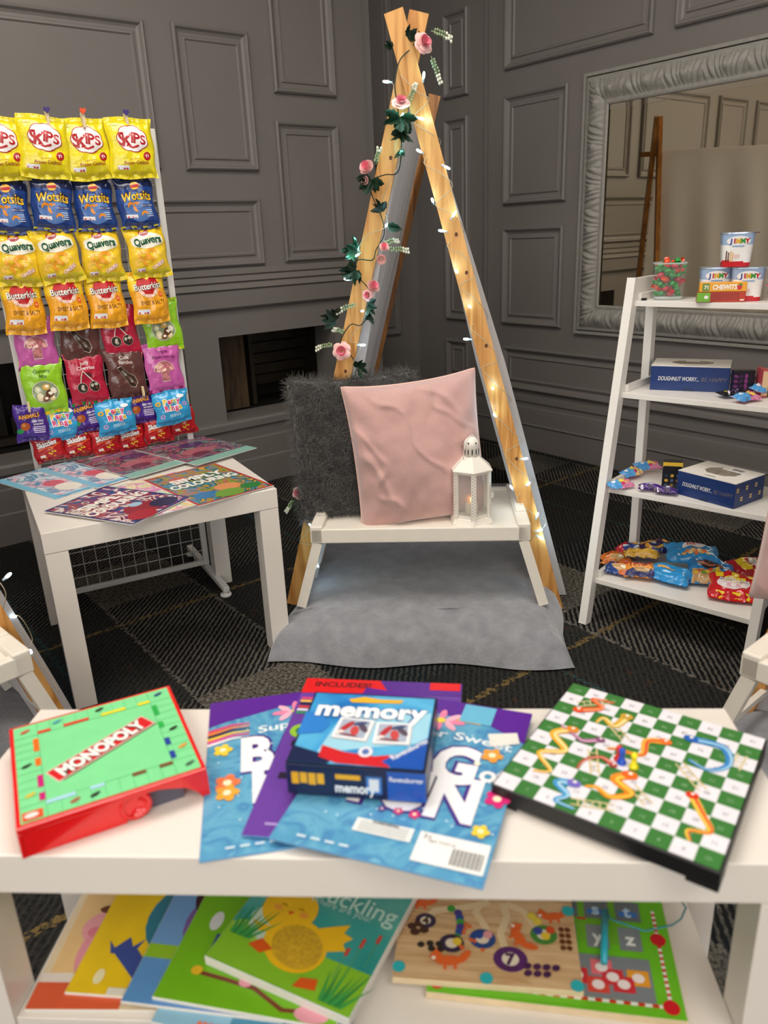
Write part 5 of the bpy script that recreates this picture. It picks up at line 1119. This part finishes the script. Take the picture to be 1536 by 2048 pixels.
# ---- activity packs
TEAL = collage('print_sparkle_blue', ['#4a8fc0', '#67abcc', '#559cc4', '#4888bc', '#72b4cf'], 18, .3)
def pack(label, M, w, h, z, kind):
    b = MB(); b.box((0, 0, 0), (w, h, .0022), ink('#5a9ac8'), bev=.0006); z0 = .0024
    if kind == 'purple':
        b.rect(0, 0, w, h, ink('#6a3fa0'), z0); b.rect(w * .25, .02, w, h * .85, ink('#3a7fc0'), z0 + .0002); b.poly([(0, h), (0, h * .88), (w * .55, h * .90), (w * .48, h)], ink('#e01c20'), z0 + .0004); b.text('INCLUDES!', .016, w * .25, h * .955, ink('#5a1420'), z0 + .0006, 0, .03)
        b.poly([(w * .48, h), (w * .55, h * .90), (w, h * .9), (w, h)], ink('#5a2a92'), z0 + .0004); b.rect(w * .80, h * .94, w * .99, h, ink('#e01c20'), z0 + .0006)
        for i, c_ in enumerate(('#e04a7a', '#f0c03a', '#2a2a3a', '#d8402a', '#e6e0ea', '#2f9a5a')): b.rect(.004, h * (.83 - .022 * i), .05, h * (.845 - .022 * i), ink(c_), z0 + .0005)
        b.disc(.020, h * .60, .014, .014, ink('#9ac83a'), z0 + .0005); b.disc(.020, h * .60, .007, .007, ink('#2f7a3a'), z0 + .0007)
        for y in (.50, .30): b.rect(.014, h * y, .046, h * (y + .035), ink('#2a2238'), z0 + .0005)
        b.rect(.02, h * .055, .062, h * .065, ink('#b9a0dc'), z0 + .0005)
    else:
        b.rect(.001, .001, w - .001, h - .001, TEAL, z0)
        b.poly([(0, h), (0, h * .80), (w * .10, h * .83), (w * .28, h * .865), (w * .45, h * .90), (w * .62, h * .88), (w * .80, h * .86), (w, h * .78), (w, h)], ink('#5b2396'), z0 + .0004)
        for i, c_ in enumerate(('#e04a7a', '#f0883a', '#3a2a4a', '#f2c83a', '#e8489a', '#f6f0f4')): b.ribbon([(-.0, h * (.765 - .02 * i)), (w * .14, h * (.80 - .02 * i)), (w * .24, h * (.80 - .02 * i))], lambda q: .005 * (1 - q * .6), ink(c_), z0 + .0006)
        for k in range(8): b.disc(w * .52 + .020 * cos(k * .785), h * .845 + .012 * sin(k * .785), .011, .0045, ink('#f4b6cc' if k % 2 else '#ee86ac'), z0 + .0007, rot=k * .785)
        b.disc(w * .52, h * .845, .006, .005, ink('#f0d84a'), z0 + .0009); b.poly([(w * .60, h * .86), (w * .66, h * .92), (w * .78, h * .90), (w * .74, h * .855)], ink('#f0b83a'), z0 + .0008)
        b.text('Super Sweet', .020, w * .62, h * .735, ink('#e6f3f8'), z0 + .0008, .0, .02, fit=w * .66, arc=.006)
        W1, V1 = ink('#f4f4f8'), ink('#4a2a8a')
        b.otext('BAG', .085, w * .50, h * .575, W1, V1, z0 + .0008, 0, .05, .035, fit=w * .62); b.text('of', .036, w * .90, h * .55, W1, z0 + .0012, 0, .03)
        b.otext('FUN', .090, w * .56, h * .385, W1, V1, z0 + .0008, 0, .05, .035, fit=w * .62)
        for x, y, r_, c_ in ((.09, .62, .011, '#f2d23a'), (.12, .40, .014, '#f07a4a'), (.12, .34, .013, '#f0a83a'), (.95, .42, .013, '#d8287a'), (.92, .24, .009, '#f2d23a'), (.60, .255, .006, '#e0307a'), (.52, .255, .005, '#d8287a'), (.44, .25, .004, '#6a3a9a'), (.86, .665, .012, '#f0a040'), (.80, .60, .004, '#f4f0e0')):
            for k in range(5): b.disc(w * x + r_ * .6 * cos(k * 1.257), h * y + r_ * .6 * sin(k * 1.257), r_ * .5, r_ * .42, ink(c_), z0 + .0014, n=10, rot=k * 1.257)
            b.disc(w * x, h * y, r_ * .35, r_ * .35, ink('#f7ecc8'), z0 + .0016)
        rn = random.Random(4)
        for i in range(40): b.disc(rn.uniform(.005, w - .005), rn.uniform(.03, h * .8), .0014, .0014, ink('#cfe9f2'), z0 + .0006, n=6)
        b.rect(w * .62, h * .86, w * .80, h * .99, ink('#6ab8d8'), z0 + .0008); b.poly([(w * .80, h * .80), (w * .95, h * .84), (w * .98, h * .77), (w * .84, h * .72)], ink('#e8e6e0'), z0 + .0012)
        b.rect(w * .35, h * .12, w * .63, h * .185, ink('#eef0ee'), z0 + .0008)
        for i in range(4): b.rect(w * .37, h * (.13 + .013 * i), w * .61, h * (.134 + .013 * i), ink('#8a8e92'), z0 + .001)
        b.text('WARNING', .006, w * .49, h * .18, ink('#2a2a2a'), z0 + .0012, 0, .02)
        b.rect(w * .66, h * .045, w * .985, h * .185, ink('#f2f2f0'), z0 + .0008)
        for i in range(22):
            x = w * (.83 + .0064 * i); b.rect(x, h * .06, x + w * (.0022 if i % 3 else .0046), h * .135, ink('#141414'), z0 + .001)
        b.text('3+', .009, w * .70, h * .165, ink('#2a2a2a'), z0 + .001); b.text('Ages 3 and up', .005, w * .77, h * .15, ink('#3a3a3a'), z0 + .001)
        [b.rect(w * (.12 + .07 * i), h * .035, w * (.165 + .07 * i), h * .045, ink('#d6ebf4'), z0 + .001) for i in range(4)]
    return tag(b.build('activity_pack', M=M), label, 'activity pack')
q = at_z(398, 1725, .452); pack('blue and purple activity pack with large white letters, left one', TR(q.x, q.y, ZB, .155), .215, .283, 0, 'blue')
q = at_z(483, 1675, .454); pack('purple activity pack with red corner, in the middle below the memory game', TR(q.x, q.y, ZB + .0042, -.150), .215, .300, 0, 'purple')
q = at_z(966, 1787, .456); a_ = -.35; pack('blue and purple activity pack with barcode label, right one', TR(q.x - .222 * cos(a_), q.y - .222 * sin(a_), ZB + .0088, a_), .222, .287, 0, 'blue')
# ---- memory game box
q = at_z(576, 1588, .463); MBX = TR(q.x, q.y, .4642, -.17); w, d, h = .152, .138, .040
t = thing('memory_game_box', 'blue card memory game box lying on the activity packs', 'game box', M=MBX)
b = MB(); b.box((0, 0, 0), (w, d, h - .001), ink('#16224a'), bev=.001)
Fm = Matrix.Translation((0, -.0005, 0)) @ Matrix.Rotation(pi / 2, 4, 'X')
b.rect(.004, .002, w * .72, h - .003, ink('#141f46'), 0, Fm); b.rect(w * .73, .001, w, h - .002, ink('#1c56b4'), .0001, Fm)
b.text('memory', .017, w * .50, h * .34, ink('#f2f4f8'), .0003, 0, .03, M=Fm, fit=.044); b.rect(w * .58, .008, w * .69, .030, ink('#3a78c0'), .0002, Fm); b.rect(w * .60, .011, w * .67, .027, ink('#dfe6ee'), .0003, Fm)
[b.rect(w * (.04 + .062 * i), h * (.36 + .04 * (i % 2)), w * (.092 + .062 * i), h * .74, ink('#e8b01e'), .0002 , Fm) for i in range(4)]; b.rect(w * .36, h * .60, w * .54, h * .76, ink('#e8b01e'), .0002, Fm); b.text('Ravensburger', .008, w * .865, h * .72, ink('#f0f3f8'), .0004, 0, .02, M=Fm, fit=.036)
b.build('box_base', t)
b = MB(); b.rect(.0005, .0005, w - .0005, d - .0005, ink('#14203f'), h); BLU = collage('print_blue_burst', ['#2a86cc', '#5ab4e0', '#3a98d6', '#1f74c0'], 9, .3, .5)
b.rect(.003, .003, w - .003, d - .003, BLU, h + .0002); b.poly([(.030, .020), (w - .004, .050), (w - .004, .105), (.045, .095)], ink('#9ed4ea'), h + .0003)
b.poly([(.003, .003), (w * .30, .003), (w * .34, .014), (.003, .030)], ink('#16224a'), h + .0005); b.poly([(w * .22, .014), (w * .36, .005), (w * .74, .003), (w * .90, .030), (w * .62, .020), (w * .40, .024), (w * .22, .034)], ink('#cf2028'), h + .0005); b.poly([(w * .76, .003), (w - .003, .003), (w - .003, .058), (w * .68, .012)], ink('#1450b0'), h + .0007)
b.text('Ravensburger', .011, w * .86, .036, ink('#eef2f8'), h + .001, .78, .02, fit=.050); b.disc(w * .55, .026, .008, .009, ink('#e9e6ee'), h + .001); b.disc(w * .55, .026, .004, .005, ink('#5a78b8'), h + .0012)
b.otext('memory', .040, w * .51, .103, ink('#f7f9fb'), ink('#1f5a98'), h + .001, 0, .04, .03, fit=.132)
b.poly([(w * .30, .124), (w * .42, .131), (w * .55, .127), (w * .74, .128), (w * .72, .121), (w * .5, .119), (w * .33, .118)], ink('#f0b428'), h + .0009)
for x, y, a in ((.062, .066, -.10), (.108, .062, .03)):
    Q = Matrix.Translation((x, y, 0)) @ Matrix.Rotation(a, 4, 'Z'); b.rect(-.021, -.020, .021, .020, ink('#c9ccd2'), h + .0011, Q @ Matrix.Translation((.001, -.001, 0))); b.rect(-.020, -.019, .020, .019, ink('#f4f4f6'), h + .0013, Q); b.rect(-.017, -.016, .017, .016, ink('#a9b4c8'), h + .0015, Q)
    for dx, dy, rx, ry, c_ in ((-.008, .002, .004, .012, '#b8343c'), (.003, -.004, .005, .009, '#c94a48'), (.011, .003, .004, .010, '#5a4a5a'), (-.013, -.010, .004, .005, '#e8e2e0'), (.006, .010, .009, .003, '#3a4a72'), (-.002, -.013, .012, .002, '#8a4a52')): b.disc(dx, dy, rx, ry, ink(c_), h + .0017, Q, rot=dx * 60)
b.poly([(.0, .05), (.0, .095), (.02, .090), (.034, .072), (.028, .056)], ink('#2f7fd0'), h + .0009)
b.build('box_lid', t)
# ---- snakes and ladders
q0 = at_z(982, 1566, .4755); q1 = at_z(1442, 1745, .4755); ang = math.atan2(q1.y - q0.y, q1.x - q0.x); S = .233
t = thing('snakes_and_ladders_board', 'green and white snakes and ladders board in a black box at the right end', 'board game', M=TR(q0.x, q0.y, ZB, ang))
b = MB(); b.box((0, 0, .004), (S, S, .0235), mat('matt_black_plastic', '#151517', .45), bev=.0015)
for x, y in ((.0, .0), (S - .03, 0), (0, S - .03), (S - .03, S - .03)): b.box((x, y, 0), (x + .03, y + .03, .006), mat('matt_black_plastic', '#151517', .45), bev=.001)
b.build('board_case', t)
b = MB(); z = .0238; n = 10; g_ = (S - .004) / n; GW, GG = ink('#e9e6ee', .35), ink('#3c7a38', .35)
for i in range(n):
    for j in range(n):
        x, y = .002 + i * g_, .002 + j * g_; b.rect(x, y, x + g_, y + g_, GW if (i + j) % 2 == 0 else GG, z)
        num = j * 10 + (i + 1 if j % 2 == 0 else 10 - i); b.text(str(num), .0065, x + g_ * .5, y + g_ * .45, ink('#6a6a72' if (i + j) % 2 == 0 else '#8fb58a'), z + .0002)
def sn(pts, w_, c1, c2, head):
    P_ = []
    V = [Vector((p[0] * g_ + .002, p[1] * g_ + .002)) for p in pts]
    for i in range(len(V) - 1):
        p0_, p1_, p2_, p3_ = V[max(0, i - 1)], V[i], V[i + 1], V[min(len(V) - 1, i + 2)]
        for k in range(8):
            t_ = k / 8; P_.append(.5 * ((2 * p1_) + (-p0_ + p2_) * t_ + (2 * p0_ - 5 * p1_ + 4 * p2_ - p3_) * t_ * t_ + (-p0_ + 3 * p1_ - 3 * p2_ + p3_) * t_ ** 3))
    P_.append(V[-1]); w_ *= 1.45; b.ribbon(P_, lambda u: w_ * (1 - .75 * u), ink(c1), z + .0006)
    b.ribbon([p + Vector((w_ * .15, 0)) for p in P_], lambda u: w_ * .35 * (1 - .75 * u), ink(c2), z + .0008)
    b.disc(V[0].x, V[0].y, w_ * .66, w_ * .52, ink(head), z + .001); b.disc(V[0].x, V[0].y + w_ * .2, w_ * .18, w_ * .18, ink('#f4f2e6'), z + .0012)
sn([(1.2, 7.6), (2.2, 8.4), (1.5, 9.0), (2.6, 9.2)], .007, '#e85a2a', '#f0a070', '#e8501e')
sn([(3.6, 8.3), (3.3, 7.2), (2.6, 7.6), (2.4, 7.0)], .008, '#dcae3c', '#f0e0a0', '#c8a03a')
sn([(1.6, 5.8), (.9, 5.0), (1.9, 4.0), (.9, 3.2), (1.9, 2.2), (1.2, 1.8)], .008, '#eeb03a', '#f8e2a0', '#e08a2a')
sn([(3.1, 5.7), (2.4, 5.2), (1.9, 5.4), (.9, 5.9)], .006, '#a4668e', '#d8b0c8', '#8a4a78')
sn([(5.9, 7.2), (5.1, 6.8), (5.2, 5.6), (4.0, 5.4), (3.6, 5.2)], .0075, '#eeae3c', '#e0503a', '#e8702a')
sn([(6.9, 8.1), (8.4, 8.2), (8.9, 7.0), (8.2, 6.1), (7.2, 6.4)], .0085, '#3a86c8', '#9ccbe8', '#2a62b8')
sn([(5.2, 3.8), (4.7, 3.2), (5.6, 2.6), (4.9, 1.9), (4.2, 2.2), (3.7, 2.0)], .009, '#f0912a', '#f6c84a', '#e8641e')
sn([(8.0, 3.9), (8.6, 3.0), (9.2, 2.0), (8.4, 1.6), (8.6, 1.0)], .007, '#ecc44a', '#e8503a', '#d8381e')
sn([(3.2, 1.9), (2.5, 1.6), (3.2, 1.0), (2.9, .4), (3.8, .3)], .008, '#4aa0d8', '#b0d8ee', '#7a6ac8')
sn([(4.3, 4.1), (3.6, 4.4), (3.0, 3.8), (2.9, 3.0)], .005, '#b8383a', '#e8a88a', '#a82a2a')
def lad(a, c):
    A, Cc = Vector((a[0] * g_, a[1] * g_)), Vector((c[0] * g_, c[1] * g_)); d = (Cc - A).normalized(); nn = Vector((-d.y, d.x)) * .0045
    for s_ in (-1, 1): b.ribbon([A + nn * s_, Cc + nn * s_], .0018, ink('#d8c898'), z + .0004)
    k = int((Cc - A).length / .007)
    for i in range(1, k): b.ribbon([A + (Cc - A) * i / k - nn, A + (Cc - A) * i / k + nn], .0015, ink('#d8c898'), z + .0004)
for a, c_ in (((3.1, 4.9), (3.9, 3.1)), ((9.4, 8.2), (9.3, 6.9)), ((7.0, 6.0), (8.4, 4.6)), ((3.6, .8), (5.4, 1.4)), ((2.4, 9.3), (1.1, 8.2)), ((4.3, 6.4), (3.4, 7.2)), ((5.6, 3.2), (6.6, 2.4))): lad(a, c_)
b.build('board_print', t)
def pawn(label, x, y, c):
    q = at_z(x, y, .4748); b = MB(); b.lathe([(.0052, 0), (.0054, .002), (.0040, .004), (.0028, .009), (.0026, .012), (.0034, .0125), (.0036, .0155), (.0028, .0185), (.0001, .0195)], mat('pawn_' + label.split()[1], c, .25, var=0), n=18)
    tag(b.build('game_pawn', loc=(q.x, q.y, .4748)), label, 'game piece')
pawn('small blue pawn standing on the snakes and ladders board', 1243, 1526, '#1650c8'); pawn('small yellow pawn standing on the snakes and ladders board', 1267, 1535, '#f2e21c')
pawn('small red pawn half hidden behind the blue one', 1237, 1520, '#d8302a')
# ================================================================ books and wooden games on the lower shelf
PAGE = ink('#e6e2da', .5)
def book(name, label, near_px, ang, w, d, z, th, cover, draw, cat='book', edge=PAGE, anchor='bl'):
    q = at_z(near_px[0], near_px[1], z + th); M = TR(q.x, q.y, z, ang)
    if anchor == 'br': M = M @ Matrix.Translation((-w, 0, 0))
    b = MB(); b.box((0, 0, 0), (w, d, th), edge, bev=min(.001, th * .3)); b.rect(.0008, .0008, w - .0008, d - .0008, cover, th + .0002); draw(b, w, d, th + .0004)
    return tag(b.build(name, M=M), label, cat)
ZS = SH + .0005
def c_pig(b, w, d, z):
    d *= .74
    b.rect(.001, .001, w * .55, d * .20, ink('#e0603a'), z); b.rect(.001, d * .20, w, d * .27, ink('#eadfd6'), z); b.rect(w * .05, d * .27, w, d - .001, ink('#e9c48a'), z); b.disc(w * .62, d * .66, .05, .07, ink('#ece0dc'), z + .0002)
    b.disc(w * .27, d * .64, .030, .026, ink('#eba3ae'), z + .0004); b.disc(w * .27, d * .44, .022, .040, ink('#e899a8'), z + .0004); b.disc(w * .31, d * .80, .026, .008, ink('#6a3a24'), z + .0006); b.disc(w * .31, d * .84, .014, .012, ink('#7a4429'), z + .0008); b.disc(w * .27, d * .27, .014, .022, ink('#4f7a3a'), z + .0006)
    b.disc(w * .22, d * .60, .011, .008, ink('#e07f92'), z + .0007)
def c_yel(b, w, d, z):
    d *= .74
    b.disc(w * .55, d * .68, .052, .058, ink('#2f7f9a'), z); b.poly([(w * .16, d * .36), (w * .30, d * .40), (w * .52, d * .14), (w * .42, d * .08)], ink('#3a4f9a'), z + .0002); b.poly([(w * .12, d * .44), (w * .17, d * .38), (w * .24, d * .48), (w * .28, d * .40), (w * .34, d * .47), (w * .30, d * .34), (w * .16, d * .33)], ink('#3a4f9a'), z + .0003)
    b.disc(w * .16, d * .14, .006, .010, ink('#f4ecc0'), z + .0002); b.disc(w * .62, d * .42, .012, .040, ink('#f0a02a'), z + .0003, rot=.5)
    for k in range(4): b.disc(w * (.4 + .1 * k), d * (.6 + .08 * (k % 2)), .005, .004, ink('#38b0d8'), z + .0004)
    b.rect(w * .25, .001, w, d * .06, ink('#e9e6da'), z + .0002)
def c_blue(b, w, d, z):
    d *= .78
    b.rect(.001, .001, w, d * .34, ink('#5b93cf'), z); b.rect(.001, d * .34, w, d * .45, ink('#8fbf2a'), z); b.disc(w * .38, d * .66, .04, .05, ink('#7a5aa0'), z + .0002)
    for k in range(7): b.rect(w * (.22 + .045 * k), d * .50, w * (.24 + .045 * k), d * .62, ink('#6a2f72'), z + .0004)
    b.disc(w * .32, d * .92, .03, .04, ink('#3a1622'), z + .0003)
def c_green(b, w, d, z):
    d *= .8
    b.ribbon([(w * .18, d * .22), (w * .34, d * .20), (w * .52, d * .17), (w * .70, d * .06), (w * .88, d * .08)], .005, ink('#7a3a2a'), z); b.disc(w * .17, d * .23, .007, .006, ink('#e8b82a'), z + .0002)
    b.ribbon([(w * .20, d * .52), (w * .20, d * .36), (w * .32, d * .30), (w * .44, d * .36)], .006, ink('#2f4f86'), z + .0002); b.disc(w * .46, d * .20, .008, .006, ink('#e8a0b0'), z + .0002); b.disc(w * .5, d * .98, .03, .05, ink('#e87a96'), z + .0002)
    b.disc(w * .15, d * .62, .008, .014, ink('#d8dce0'), z + .0003); b.disc(w * .86, d * .06, .02, .010, ink('#e8a0b0'), z + .0003)
def c_stack(b, w, d, z): b.rect(.001, .001, w * .4, d, ink('#8fc0dc'), z); b.rect(w * .4, .001, w, d, ink('#4a8fb0'), z); [b.disc(w * (.25 + .03 * i), .010, .003, .003, ink('#e87a5a'), z + .0002) for i in range(6)]
def c_duck(b, w, d, z):
    d *= .66
    b.rect(.001, .001, w - .001, d * .42, ink('#86c02c'), z); b.disc(w * .35, d * .40, w * .34, .016, ink('#9fca4a'), z + .0001); b.disc(w * .30, d * .55, .04, .03, ink('#c9dccb'), z + .0001)
    Y, Y2, O = ink('#f2bf1e'), ink('#e0a81a'), ink('#dd5a1c')
    b.disc(w * .30, d * .74, .036, .032, Y, z + .0004, n=28); b.poly([(w * .46, d * .58), (w * .62, d * .72), (w * .72, d * .80), (w * .71, d * .70), (w * .78, d * .68), (w * .74, d * .60), (w * .78, d * .54), (w * .66, d * .46)], Y, z + .0003)
    b.disc(w * .47, d * .42, .042, .034, Y, z + .0004, rot=-.3, n=28); b.disc(w * .49, d * .41, .034, .027, mat('felt_yellow', '#c9a01c', .95, var=.2, scale=200), z + .0006, rot=-.3, n=28)
    b.poly([(w * .12, d * .50), (w * .26, d * .50), (w * .28, d * .43), (w * .20, d * .42)], Y, z + .0003)
    b.poly([(w * .26, d * .36), (w * .20, d * .26), (w * .30, d * .22), (w * .36, d * .30)], O, z + .0007); b.poly([(w * .62, d * .16), (w * .60, d * .06), (w * .74, d * .10), (w * .72, d * .20)], O, z + .0007)
    b.poly([(w * .30, d * .71), (w * .345, d * .72), (w * .32, d * .675)], O, z + .0007); b.disc(w * .22, d * .71, .006, .004, ink('#f0a040'), z + .0006); b.disc(w * .41, d * .72, .006, .004, ink('#f0a040'), z + .0006)
    for x, y in ((.25, .75), (.375, .76)): b.ribbon([(w * x - .004, d * y), (w * x, d * y + .002), (w * x + .004, d * y)], .001, ink('#6a3a10'), z + .0008)
    for x0, y0 in ((.04, .30), (.78, .04)):
        for k in range(7): b.poly([(w * (x0 + .02 * k), d * y0), (w * (x0 + .02 * k + .03), d * y0), (w * (x0 + .05 * k - .02), d * (y0 + .30 + .06 * (k % 3)))], ink('#2f8a44' if k % 2 else '#3f9f4c'), z + .0009)
    for x, y, l in ((.84, .62, .10), (.92, .72, .09), (.78, .50, .08)): b.rect(w * x, d * y, w * x + .004, d * (y + l), ink('#cf4030'), z + .0005); b.rect(w * x + .0015, d * (y - .25), w * x + .0025, d * y, ink('#5aa06a'), z + .0004)
    b.text('Duckling', .034, w * .66, d * 1.04, ink('#bfe3d9'), z + .0005, 0, .01); b.text('Where are you?', .013, w * .60, d * .93, ink('#bfe3d9'), z + .0005)
SEA = collage('print_pond', ['#1f8a86', '#3a9f9a', '#5fb0a8', '#2a948c'], 5, .3, .5)
A0 = BA
book('picture_book', 'picture book with pink pig on the cover, leftmost on the lower shelf', (47, 2020), A0 + .02, .20, .235, ZS, .004, ink('#e6d3b2'), c_pig)
book('picture_book', 'picture book with bright yellow cover, second from left on the lower shelf', (128, 1985), A0 - .05, .20, .22, ZS + .0045, .004, ink('#f2cc1c'), c_yel)
book('picture_book', 'picture book in pale blue and yellow, bottom of the middle pile', (300, 2044), A0 - .19, .22, .21, ZS + .009, .005, ink('#8fc0dc'), c_stack)
book('picture_book', 'picture book with blue cover and purple hedgehog, third from left', (240, 2003), A0 - .10, .19, .22, ZS + .0145, .004, ink('#6f9fd8'), c_blue)
book('picture_book', 'green picture book lying directly under the duckling book', (303, 1994), A0 - .15, .215, .22, ZS + .019, .005, ink('#74b81c'), c_green)
book('board_book', 'thick board book with yellow duckling cover on top of the pile', (408, 1912), A0 - .39, .192, .20, ZS + .0245, .013, SEA, c_duck)
WD = wood('pale_plywood', '#c39a6c', '#d9b78c', (6, 60, 60), .5); WE = mat('plywood_edge', '#dcc6a0', .6, var=.1)
def c_alpha(b, w, d, z):
    d *= .76
    b.rect(.004, .004, w - .004, d / .76 - .004, ink('#6cc024'), z)
    for k in range(16):
        x = .02 + (w - .04) * k / 16; b.rect(x, .012, x + (w - .04) / 32, .016, ink('#d02a2a'), z + .0002); b.rect(x + (w - .04) / 32, .012, x + (w - .04) / 16, .016, ink('#f0efe8'), z + .0002)
        y = .02 + (d - .04) * k / 16; b.rect(w - .017, y, w - .013, y + (d - .04) / 32, ink('#d02a2a'), z + .0002); b.rect(w - .017, y + (d - .04) / 32, w - .013, y + (d - .04) / 16, ink('#f0efe8'), z + .0002)
    for x, y in ((.012, .014), (w - .015, .014), (w - .015, d * .62)): b.disc(x, y, .009, .009, ink('#d01a26'), z + .0004)
    b.rect(w * .50, d * .10, w - .030, d * .44, ink('#7f868c'), z + .0004); b.rect(w * .50, d * .54, w - .05, d - .01, ink('#6cae2a'), z + .0003)
    for k, ch in enumerate('xyz'):
        x = w * .52 + k * .038; b.rect(x, d * .50, x + .026, d * .70, ink('#7f868c'), z + .0004); b.text(ch, .024, x + .013, d * .60, ink('#eef0ee'), z + .0006, 0, .03)
    for k, ch in enumerate('rst'):
        x = w * .52 + k * .038; b.rect(x, d * .76, x + .030, d * .94, ink('#6f767c'), z + .0004); b.text(ch, .024, x + .014, d * .85, ink('#bcd8f0'), z + .0006, 0, .03); b.rect(x + .004, d * .80, x + .026, d * .845, ink('#3a78c8'), z + .0005)
    for x, y, c_ in ((.70, .34, '#e8707a'), (.60, .26, '#d0303a'), (.68, .20, '#d84a3a'), (.74, .27, '#d0303a'), (.84, .28, '#eba02a'), (.78, .22, '#d0303a')):
        b.rect(w * x - .012, d * y - .010, w * x + .012, d * y + .010, ink(c_), z + .0006); b.disc(w * x, d * y, .007, .006, ink('#f2e6e4'), z + .0008)
    for x, y in ((.535, .35), (.53, .27)): b.disc(w * x, d * y, .008, .006, ink('#6a8ad0'), z + .0006)
    b.rect(w * .62, d * .74, w * .66, d * .76, ink('#c8303a'), z + .0006)
def c_fox(b, w, d, z):
    d *= .62
    OR, BRW, PU = ink('#e2662a'), ink('#4a2a1a'), ink('#4a2450'); LT = mat('routed_groove', '#e2caa2', .6, var=.05)
    for P_ in ([(w * .52, d), (w * .40, d * .92), (w * .20, d * .84), (w * .15, d * .70)], [(w * .48, d), (w * .44, d * .86), (w * .50, d * .66), (w * .50, d * .50)], [(w * .60, d), (w * .62, d * .82), (w * .58, d * .60), (w * .60, d * .44)], [(w * .62, d), (w * .72, d * .90), (w * .78, d * .72), (w * .82, d * .60)]): b.ribbon(P_, .009, LT, z)
    for k, (x, y) in enumerate([(.30, .88), (.34, .83), (.35, .77), (.355, .71), (.355, .65), (.35, .59), (.335, .52)]): b.disc(w * x, d * y, .0052, .0052, ink(('#3f9a3a', '#4a3a8a', '#2a4a9a')[k % 3]), z + .0003)
    for x, y, r_ in ((.155, .70, .013), (.31, .44, .015), (.48, .52, .016), (.63, .30, .020), (.82, .62, .016)):
        b.disc(w * x, d * y, r_, r_ * .85, ink('#3a2a48' if x < .4 else ('#2a4a8a' if x < .6 else ('#5a2a6a' if x < .7 else '#4a8a3a'))), z + .0004); b.disc(w * x, d * y, r_ * .5, r_ * .45, ink('#e8dcc8'), z + .0006)
    b.text('4', .016, w * .155, d * .70, BRW, z + .0008, 0, .04); b.text('7', .020, w * .63, d * .30, PU, z + .0008, 0, .05); b.text('Foxes', .008, w * .62, d * .205, BRW, z + .0005)
    def fox(x, y, a, s_=1):
        Q = Matrix.Translation((w * x, d * y, 0)) @ Matrix.Rotation(a, 4, 'Z') @ Matrix.Scale(s_, 4); b.disc(0, 0, .013, .0055, OR, z + .0006, Q); b.disc(-.012, .005, .006, .0055, OR, z + .0007, Q); b.disc(.015, .004, .009, .004, OR, z + .0006, Q, rot=.8); b.poly([(-.016, .008), (-.012, .014), (-.009, .009)], OR, z + .0007, Q); b.disc(-.015, .003, .002, .002, ink('#f4ece0'), z + .0009, Q)
        b.rect(-.006, -.010, -.003, -.003, OR, z + .0006, Q); b.rect(.004, -.010, .007, -.003, OR, z + .0006, Q)
    fox(.12, .93, 0); fox(.48, .92, 1.2, .9); fox(.88, .86, .2); fox(.68, .56, -1.0, 1.1); fox(.30, .22, .1, 1.2)
    rn = random.Random(8)
    for x, y in ((.08, .62), (.12, .66), (.10, .55), (.15, .58)): b.disc(w * x, d * y, .006, .005, BRW, z + .0004)
    for x, y in ((.14, .40), (.19, .42), (.24, .42), (.20, .36), (.25, .36)): b.disc(w * x, d * y, .0045, .004, ink('#2a2420'), z + .0004)
    for i in range(7): b.disc(w * (.72 + .05 * (i % 4)), d * (.235 - .08 * (i // 4)), .005, .004, PU, z + .0004, rot=.5)
    for i in range(8): b.disc(w * (.92 + .035 * (i % 2)), d * (.70 - .075 * (i // 2)), .0035, .0035, ink('#6a3a1c'), z + .0004)
    for i in range(10): b.disc(w * rn.uniform(.36, .48), d * rn.uniform(.3, .7), .0026, .0026, OR, z + .0004)
    for x, y in ((.03, .12), (.50, .06), (.97, .05), (.97, .94)): b.disc(w * x, d * y, .0075, .0075, mat('teal_screw_cap', '#2fb2bc', .3, var=0), z + .001)
    for x, y, c_ in ((.83, .60, '#e8c83a'), (.79, .66, '#3a4a9a'), (.86, .68, '#d8502a'), (.46, .56, '#2a4a9a'), (.51, .57, '#e8a0a8'), (.34, .46, '#e8c83a'), (.76, .84, '#e8d04a'), (.79, .78, '#e8d04a')): b.disc(w * x, d * y, .0055, .0055, ink(c_), z + .0009)
book('wooden_alphabet_board', 'green wooden alphabet board with roads, under the brown fox board', (851, 1984), A0 - .10, .285, .215, ZS, .010, ink('#6cc024'), c_alpha, 'wooden game', WE)
book('wooden_counting_board', 'brown wooden counting board with foxes and teal screws', (784, 1955), A0 - .06, .215, .185, ZS + .0108, .009, WD, c_fox, 'wooden game', WE)
q = at_z(1208, 1925, ZS + .02); q2 = at_z(1210, 1822, ZS + .02); b = MB(); b.tube([q, q.lerp(q2, .5), q2], .0042, mat('teal_pen', '#2aa6bc', .3, var=0), 12)
tag(b.build('magnet_pen'), 'teal magnetic pen lying on the green alphabet board', 'pen')
pts = [at_z(x, y, ZS + .016) for x, y in ((1210, 1822), (1225, 1840), (1290, 1862), (1345, 1850), (1362, 1838), (1372, 1815), (1360, 1800))]
b = MB(); b.tube(pts, .0011, mat('teal_cord', '#3f8f9a', .6, var=0), 6); tag(b.build('pen_cord'), 'thin teal cord curling from the magnetic pen', 'cord')
